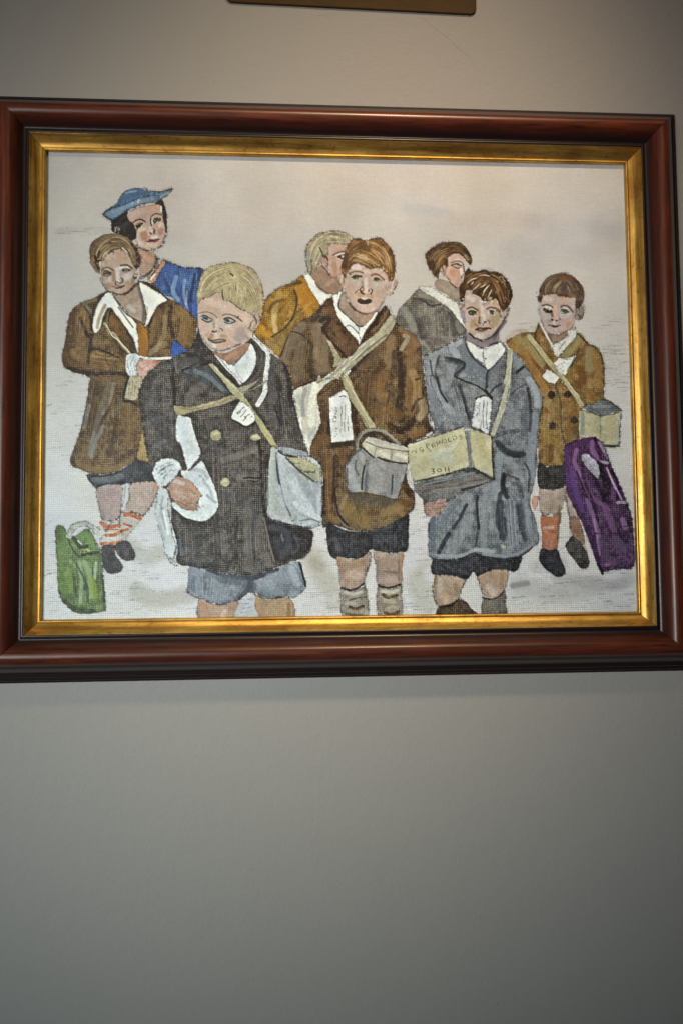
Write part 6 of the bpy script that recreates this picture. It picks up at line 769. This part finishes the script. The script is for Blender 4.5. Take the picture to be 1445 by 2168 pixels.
    F(q, 'D 72,520 75,430 90,340 115,260 180,190 260,165 340,148 420,155 500,178 580,225 635,310 668,440 665,560 650,640 625,610 590,585 575,600 550,612 480,575 420,540 370,500 310,490 290,430 240,425 180,460 120,480', '968660', 'c4b488', tex=.3, o=.4, h=.9)
    hair('D 400,170 250,210 130,300 80,480', 'D 430,330 330,350 250,390 130,460', 80, ['8a7a54', 'dccfa4', 'ae9e74', '7c6e4c'], 1.3, .55, q, seed=61); hair('D 400,170 540,230 630,380 650,600', 'D 400,300 500,400 560,480 600,590', 70, ['8a7a54', 'd6c89c', 'a8865c', '7c6e4c'], 1.3, .55, q, seed=62)
    hair('D 300,340 300,400 310,480', 'D 520,340 520,440 500,570', 50, ['8e8258', 'cfc498', 'a89c74', '5c553c'], 1.3, .75, q, seed=63); S('D 370,250 385,258 395,270', 3, '241a16', .9); S('D 298,400 300,440 312,485', 2.2, '3a3026', .8)
    B('D 600,340 650,420', 8, 'a88462', .5, q); B('D 560,300 600,360', 8, '9ca09c', .4, q); S('c 700,460 790,530 900,610 960,620', 2, '4c4434', .7, dry=.4); S('c 240,420 260,410', 2.4, '2a221c', .8); O('D 330,160 370,145 430,155 540,190 600,240 650,330 668,450 665,560', 1.8, .65); O('D 75,520 80,400 120,260 200,185 330,160', 1.3, .35)
def pmask_id(s):
    P = cr(pts(s), True, 3); b = box(P, 2); m = np.zeros((PH, PW), bool); m[b] = pmask(P, b) > .5; return m
mustard_boy(); far_boy(); right_boy(); centre_boy(); box_boy(); front_boy()
for s, w, a in (('a 475,790 530,785 590,795', 5.5, .55), ('a 800,742 850,737 905,745', 4.5, .55), ('b 720,795 815,765', 5, .4), ('b 1045,705 1145,680', 5, .4), ('d 370,895 425,895 480,905', 5, .5), ('d 835,945 920,950', 5, .5), ('g 400,975 540,1000', 3.5, .5),
    ('e 345,1060 470,1075', 5.5, .5), ('e 790,1040 870,1062', 5, .45), ('f 330,885 480,915', 5, .45), ('f 700,915 820,925', 4.5, .4), ('c 250,745 350,785', 5, .3), ('c 620,780 730,800', 5, .3)): S(s, w, '241d16', a*.75, soft=2.5, br=0)
for s in ('a 505,775', 'a 850,740', 'd 445,905', 'd 900,955', 'e 435,1078', 'e 820,1055', 'f 350,890', 'f 770,925', 'b 800,775', 'b 1110,690'): S(s, 3, '5f7420' if s[0] != 'a' else '8a6f18', .8, br=0)
PAINT_GAIN = np.array([.88, 1.0, 1.22])
# ---------------------------------------------------------------- canvas and paint as mesh
m_paint, nt, b = material('oil_paint', Roughness=.5); b.inputs['Specular IOR Level'].default_value = .28
ca = node(nt, 'ShaderNodeAttribute', attribute_name='paint'); nt.links.new(ca.outputs['Color'], b.inputs['Base Color'])
tc = node(nt, 'ShaderNodeTexCoord').outputs['Object']
r = node(nt, 'ShaderNodeMapRange', _3=.38, _4=.62); nt.links.new(noise(nt, tc, 40, 3), r.inputs[0]); nt.links.new(r.outputs[0], b.inputs['Roughness'])
bump(nt, b, noise(nt, tc, 1500, 3, .7), .25, .0002)
NX, NZ = 1010, 800; MARG = .004
gx = np.linspace(-CW/2-MARG, CW/2+MARG, NX); gz = np.linspace(CH/2+MARG, -CH/2-MARG, NZ)
GX, GZ = np.meshgrid(gx, gz); CANVAS_Y = .0015; u, v = photo_px(GX, GZ, CANVAS_Y); u = np.clip(u-PX0, 0, PW-1.01); v = np.clip(v-PY0, 0, PH-1.01)
def samp(A):
    x0 = u.astype(int); y0 = v.astype(int); fx = u-x0; fy = v-y0
    if A.ndim == 3: fx = fx[..., None]; fy = fy[..., None]
    return (A[y0, x0]*(1-fx)+A[y0, x0+1]*fx)*(1-fy)+(A[y0+1, x0]*(1-fx)+A[y0+1, x0+1]*fx)*fy
# knife-edge crispness of the paint: darker touches bite deeper, lights stand out
fig_m = blur((IDM > 0).astype(np.float32), 2)[..., None]
fig_m = fig_m*(1-.5*blur(np.isin(IDM, [i for i, n in enumerate(TAGS) if n.endswith('.face')]).astype(np.float32), 3)[..., None])
L0 = IMG.mean(2); IMG = IMG+((L0-blur(L0, 11))*.38)[..., None]*fig_m+((L0-blur(L0, 1))*.6)[..., None]*(.35+.65*fig_m)
crest_flecks = np.clip(WEAVE*1.5-.55, 0, 1)*np.clip(N4*1.6-.35+.5*(N1-.5), 0, 1)*np.clip(.06+.95*(YY/PH-.34), .05, .6)
IMG = IMG+(np.array([.72, .74, .76], np.float32)-IMG)*(crest_flecks*(IDM > 0))[..., None]*.62    # pale flecks mixed over the weave crests, stronger towards the bottom
lum = IMG.mean(2, keepdims=True); SAT = np.full(IDM.shape, .84, np.float32)
for i, n in enumerate(TAGS):
    if n.startswith('suitcase') or n == 'woman.beret': SAT[IDM == i] = .62
    elif n.endswith('.face') or n.startswith('woman'): SAT[IDM == i] = .76
    elif n in ('centreboy.coat', 'centreboy.collar', 'boxboy.hair', 'centreboy.hair', 'greyjacketboy.hair', 'rightboy.hair', 'frontboy.leg', 'centreboy.leg', 'boxboy.leg'): SAT[IDM == i] = .72
    elif n == 'canvas': SAT[IDM == i] = 1
SAT = SAT[..., None]; IMG = np.where((IDM > 0)[..., None], IMG*np.array([.985, 1.01, .975], np.float32), IMG); IMG2 = np.clip(lum+(IMG-lum)*SAT, 0, 1)
lin = np.where(IMG2 <= .04045, IMG2/12.92, ((IMG2+.055)/1.055)**2.4)
colr = np.clip(samp(lin)*PAINT_GAIN, 0, .88); hgt = samp(HGT); wv = samp(WEAVE)
GY = -(wv*.00006*(1-.45*np.clip(hgt, 0, 1))+hgt*.00022)+.0002+CANVAS_Y
ids = IDM[np.round(v).astype(int), np.round(u).astype(int)][:-1, :-1]
# each tag -> (part, sub-part); skin stays with the figure itself
FIG = dict(woman=('painted_woman', 'woman with blue beret and red lips in blue dress'), leftboy=('painted_boy', 'boy in brown coat with wide white collar and orange striped socks'),
    mustardboy=('painted_boy', 'fair boy turned away in mustard coat'), greyjacketboy=('painted_boy', 'brown haired boy seen in profile in grey jacket'),
    centreboy=('painted_boy', 'red haired boy with open mouth in brown coat with satchel'), boxboy=('painted_boy', 'dark haired boy in grey coat holding lettered box'),
    rightboy=('painted_boy', 'boy in mustard coat with small box on strap'), frontboy=('painted_boy', 'blond boy in front in dark double breasted coat'),
    greenbag=('painted_bag', 'upright green bag with pale handle'), suitcase=('painted_suitcase', 'leaning purple suitcase'))
SUB = {'paper': 'paper', 'tag': 'label_tag', 'label': 'label_tag', 'box': 'cardboard_box', 'cloth': 'white_cloth', 'coat': '', 'dress': '', 'bag': 'shoulder_bag'}
SPLIT = {'leg', 'sock', 'shoe', 'button', 'hand', 'face', 'label_tag', 'cardboard_box', 'white_cloth', 'shirt'}
def pieces(mask):
    # separate patches of one mask: runs of each row joined to the runs they touch above
    par = []; lab = np.full(mask.shape, -1, np.int32)
    def root(i):
        while par[i] != i: i = par[i]
        return i
    for r_ in np.nonzero(mask.any(1))[0]:
        d = np.diff(np.concatenate([[0], mask[r_].astype(np.int8), [0]])); a_, b_ = np.nonzero(d == 1)[0], np.nonzero(d == -1)[0]
        for x0, x1 in zip(a_, b_):
            up = np.unique(lab[r_-1, x0:x1]) if r_ else []; up = [root(k) for k in up if k >= 0]
            if up:
                t = min(up)
                for k in up: par[k] = t
            else: t = len(par); par.append(t)
            lab[r_, x0:x1] = t
    m = np.array([root(i) for i in range(len(par))]); full = np.where(mask, m[np.maximum(lab, 0)], -1)
    ks, ns = np.unique(full[full >= 0], return_counts=True); big = [k for k, n in zip(ks, ns) if n > 130] or [ks[ns.argmax()]]
    out = [full == k for k in big]; yy, xx = np.nonzero((full >= 0) & ~np.isin(full, big)); cen = [np.array(np.nonzero(o)).mean(1) for o in out]
    for y, x in zip(yy, xx): out[int(np.argmin([abs(y-c[0])+abs(x-c[1]) for c in cen]))][y, x] = True
    return out
def submesh(name, mask, parent):
    rr, cc = np.nonzero(mask); q = np.stack([rr*NX+cc, (rr+1)*NX+cc, (rr+1)*NX+cc+1, rr*NX+cc+1], 1)
    uq, inv = np.unique(q.ravel(), return_inverse=True); n = len(uq); f = len(q)
    me = D.meshes.new(name); me.vertices.add(n); co = np.stack([GX.ravel()[uq], GY.ravel()[uq], GZ.ravel()[uq]], 1).astype(np.float32)
    me.vertices.foreach_set('co', co.ravel()); me.loops.add(4*f); me.loops.foreach_set('vertex_index', inv.astype(np.int32).ravel())
    me.polygons.add(f); me.polygons.foreach_set('loop_start', np.arange(0, 4*f, 4, dtype=np.int32)); me.update(calc_edges=True); me.shade_smooth()
    a = me.attributes.new('paint', 'FLOAT_COLOR', 'POINT'); c = np.ones((n, 4), np.float32); c[:, :3] = colr.reshape(-1, 3)[uq]; a.data.foreach_set('color', c.ravel())
    nr = NRM.reshape(-1, 3)[uq]; me.normals_split_custom_set_from_vertices(nr.tolist())
    me.materials.append(m_paint); o = D.objects.new(name, me); COL.objects.link(o); o.parent = parent; return o
dz = np.gradient(GY, gz, axis=0); dx = np.gradient(GY, gx, axis=1); NRM = np.stack([dx, -np.ones_like(dx), dz], -1); NRM /= np.linalg.norm(NRM, axis=-1, keepdims=True)
groups = {}
for i, tname in enumerate(TAGS):
    fig, _, sub = tname.partition('.')
    if fig != 'canvas': sub = SUB.get(sub, sub)
    groups.setdefault((fig, sub), []).append(i)
roots = {}
for (fig, sub), ii in sorted(groups.items(), key=lambda k: (k[0][0], k[0][1] != '')):
    mask = np.isin(ids, ii)
    if not mask.any(): continue
    if fig == 'canvas': submesh('canvas', mask, pic); continue
    if fig not in roots:
        roots[fig] = submesh(FIG[fig][0], mask, pic); roots[fig]['label'] = FIG[fig][1]
        if sub == '': continue
    for piece in (pieces(mask) if sub in SPLIT else [mask]): submesh(sub, piece, roots[fig])
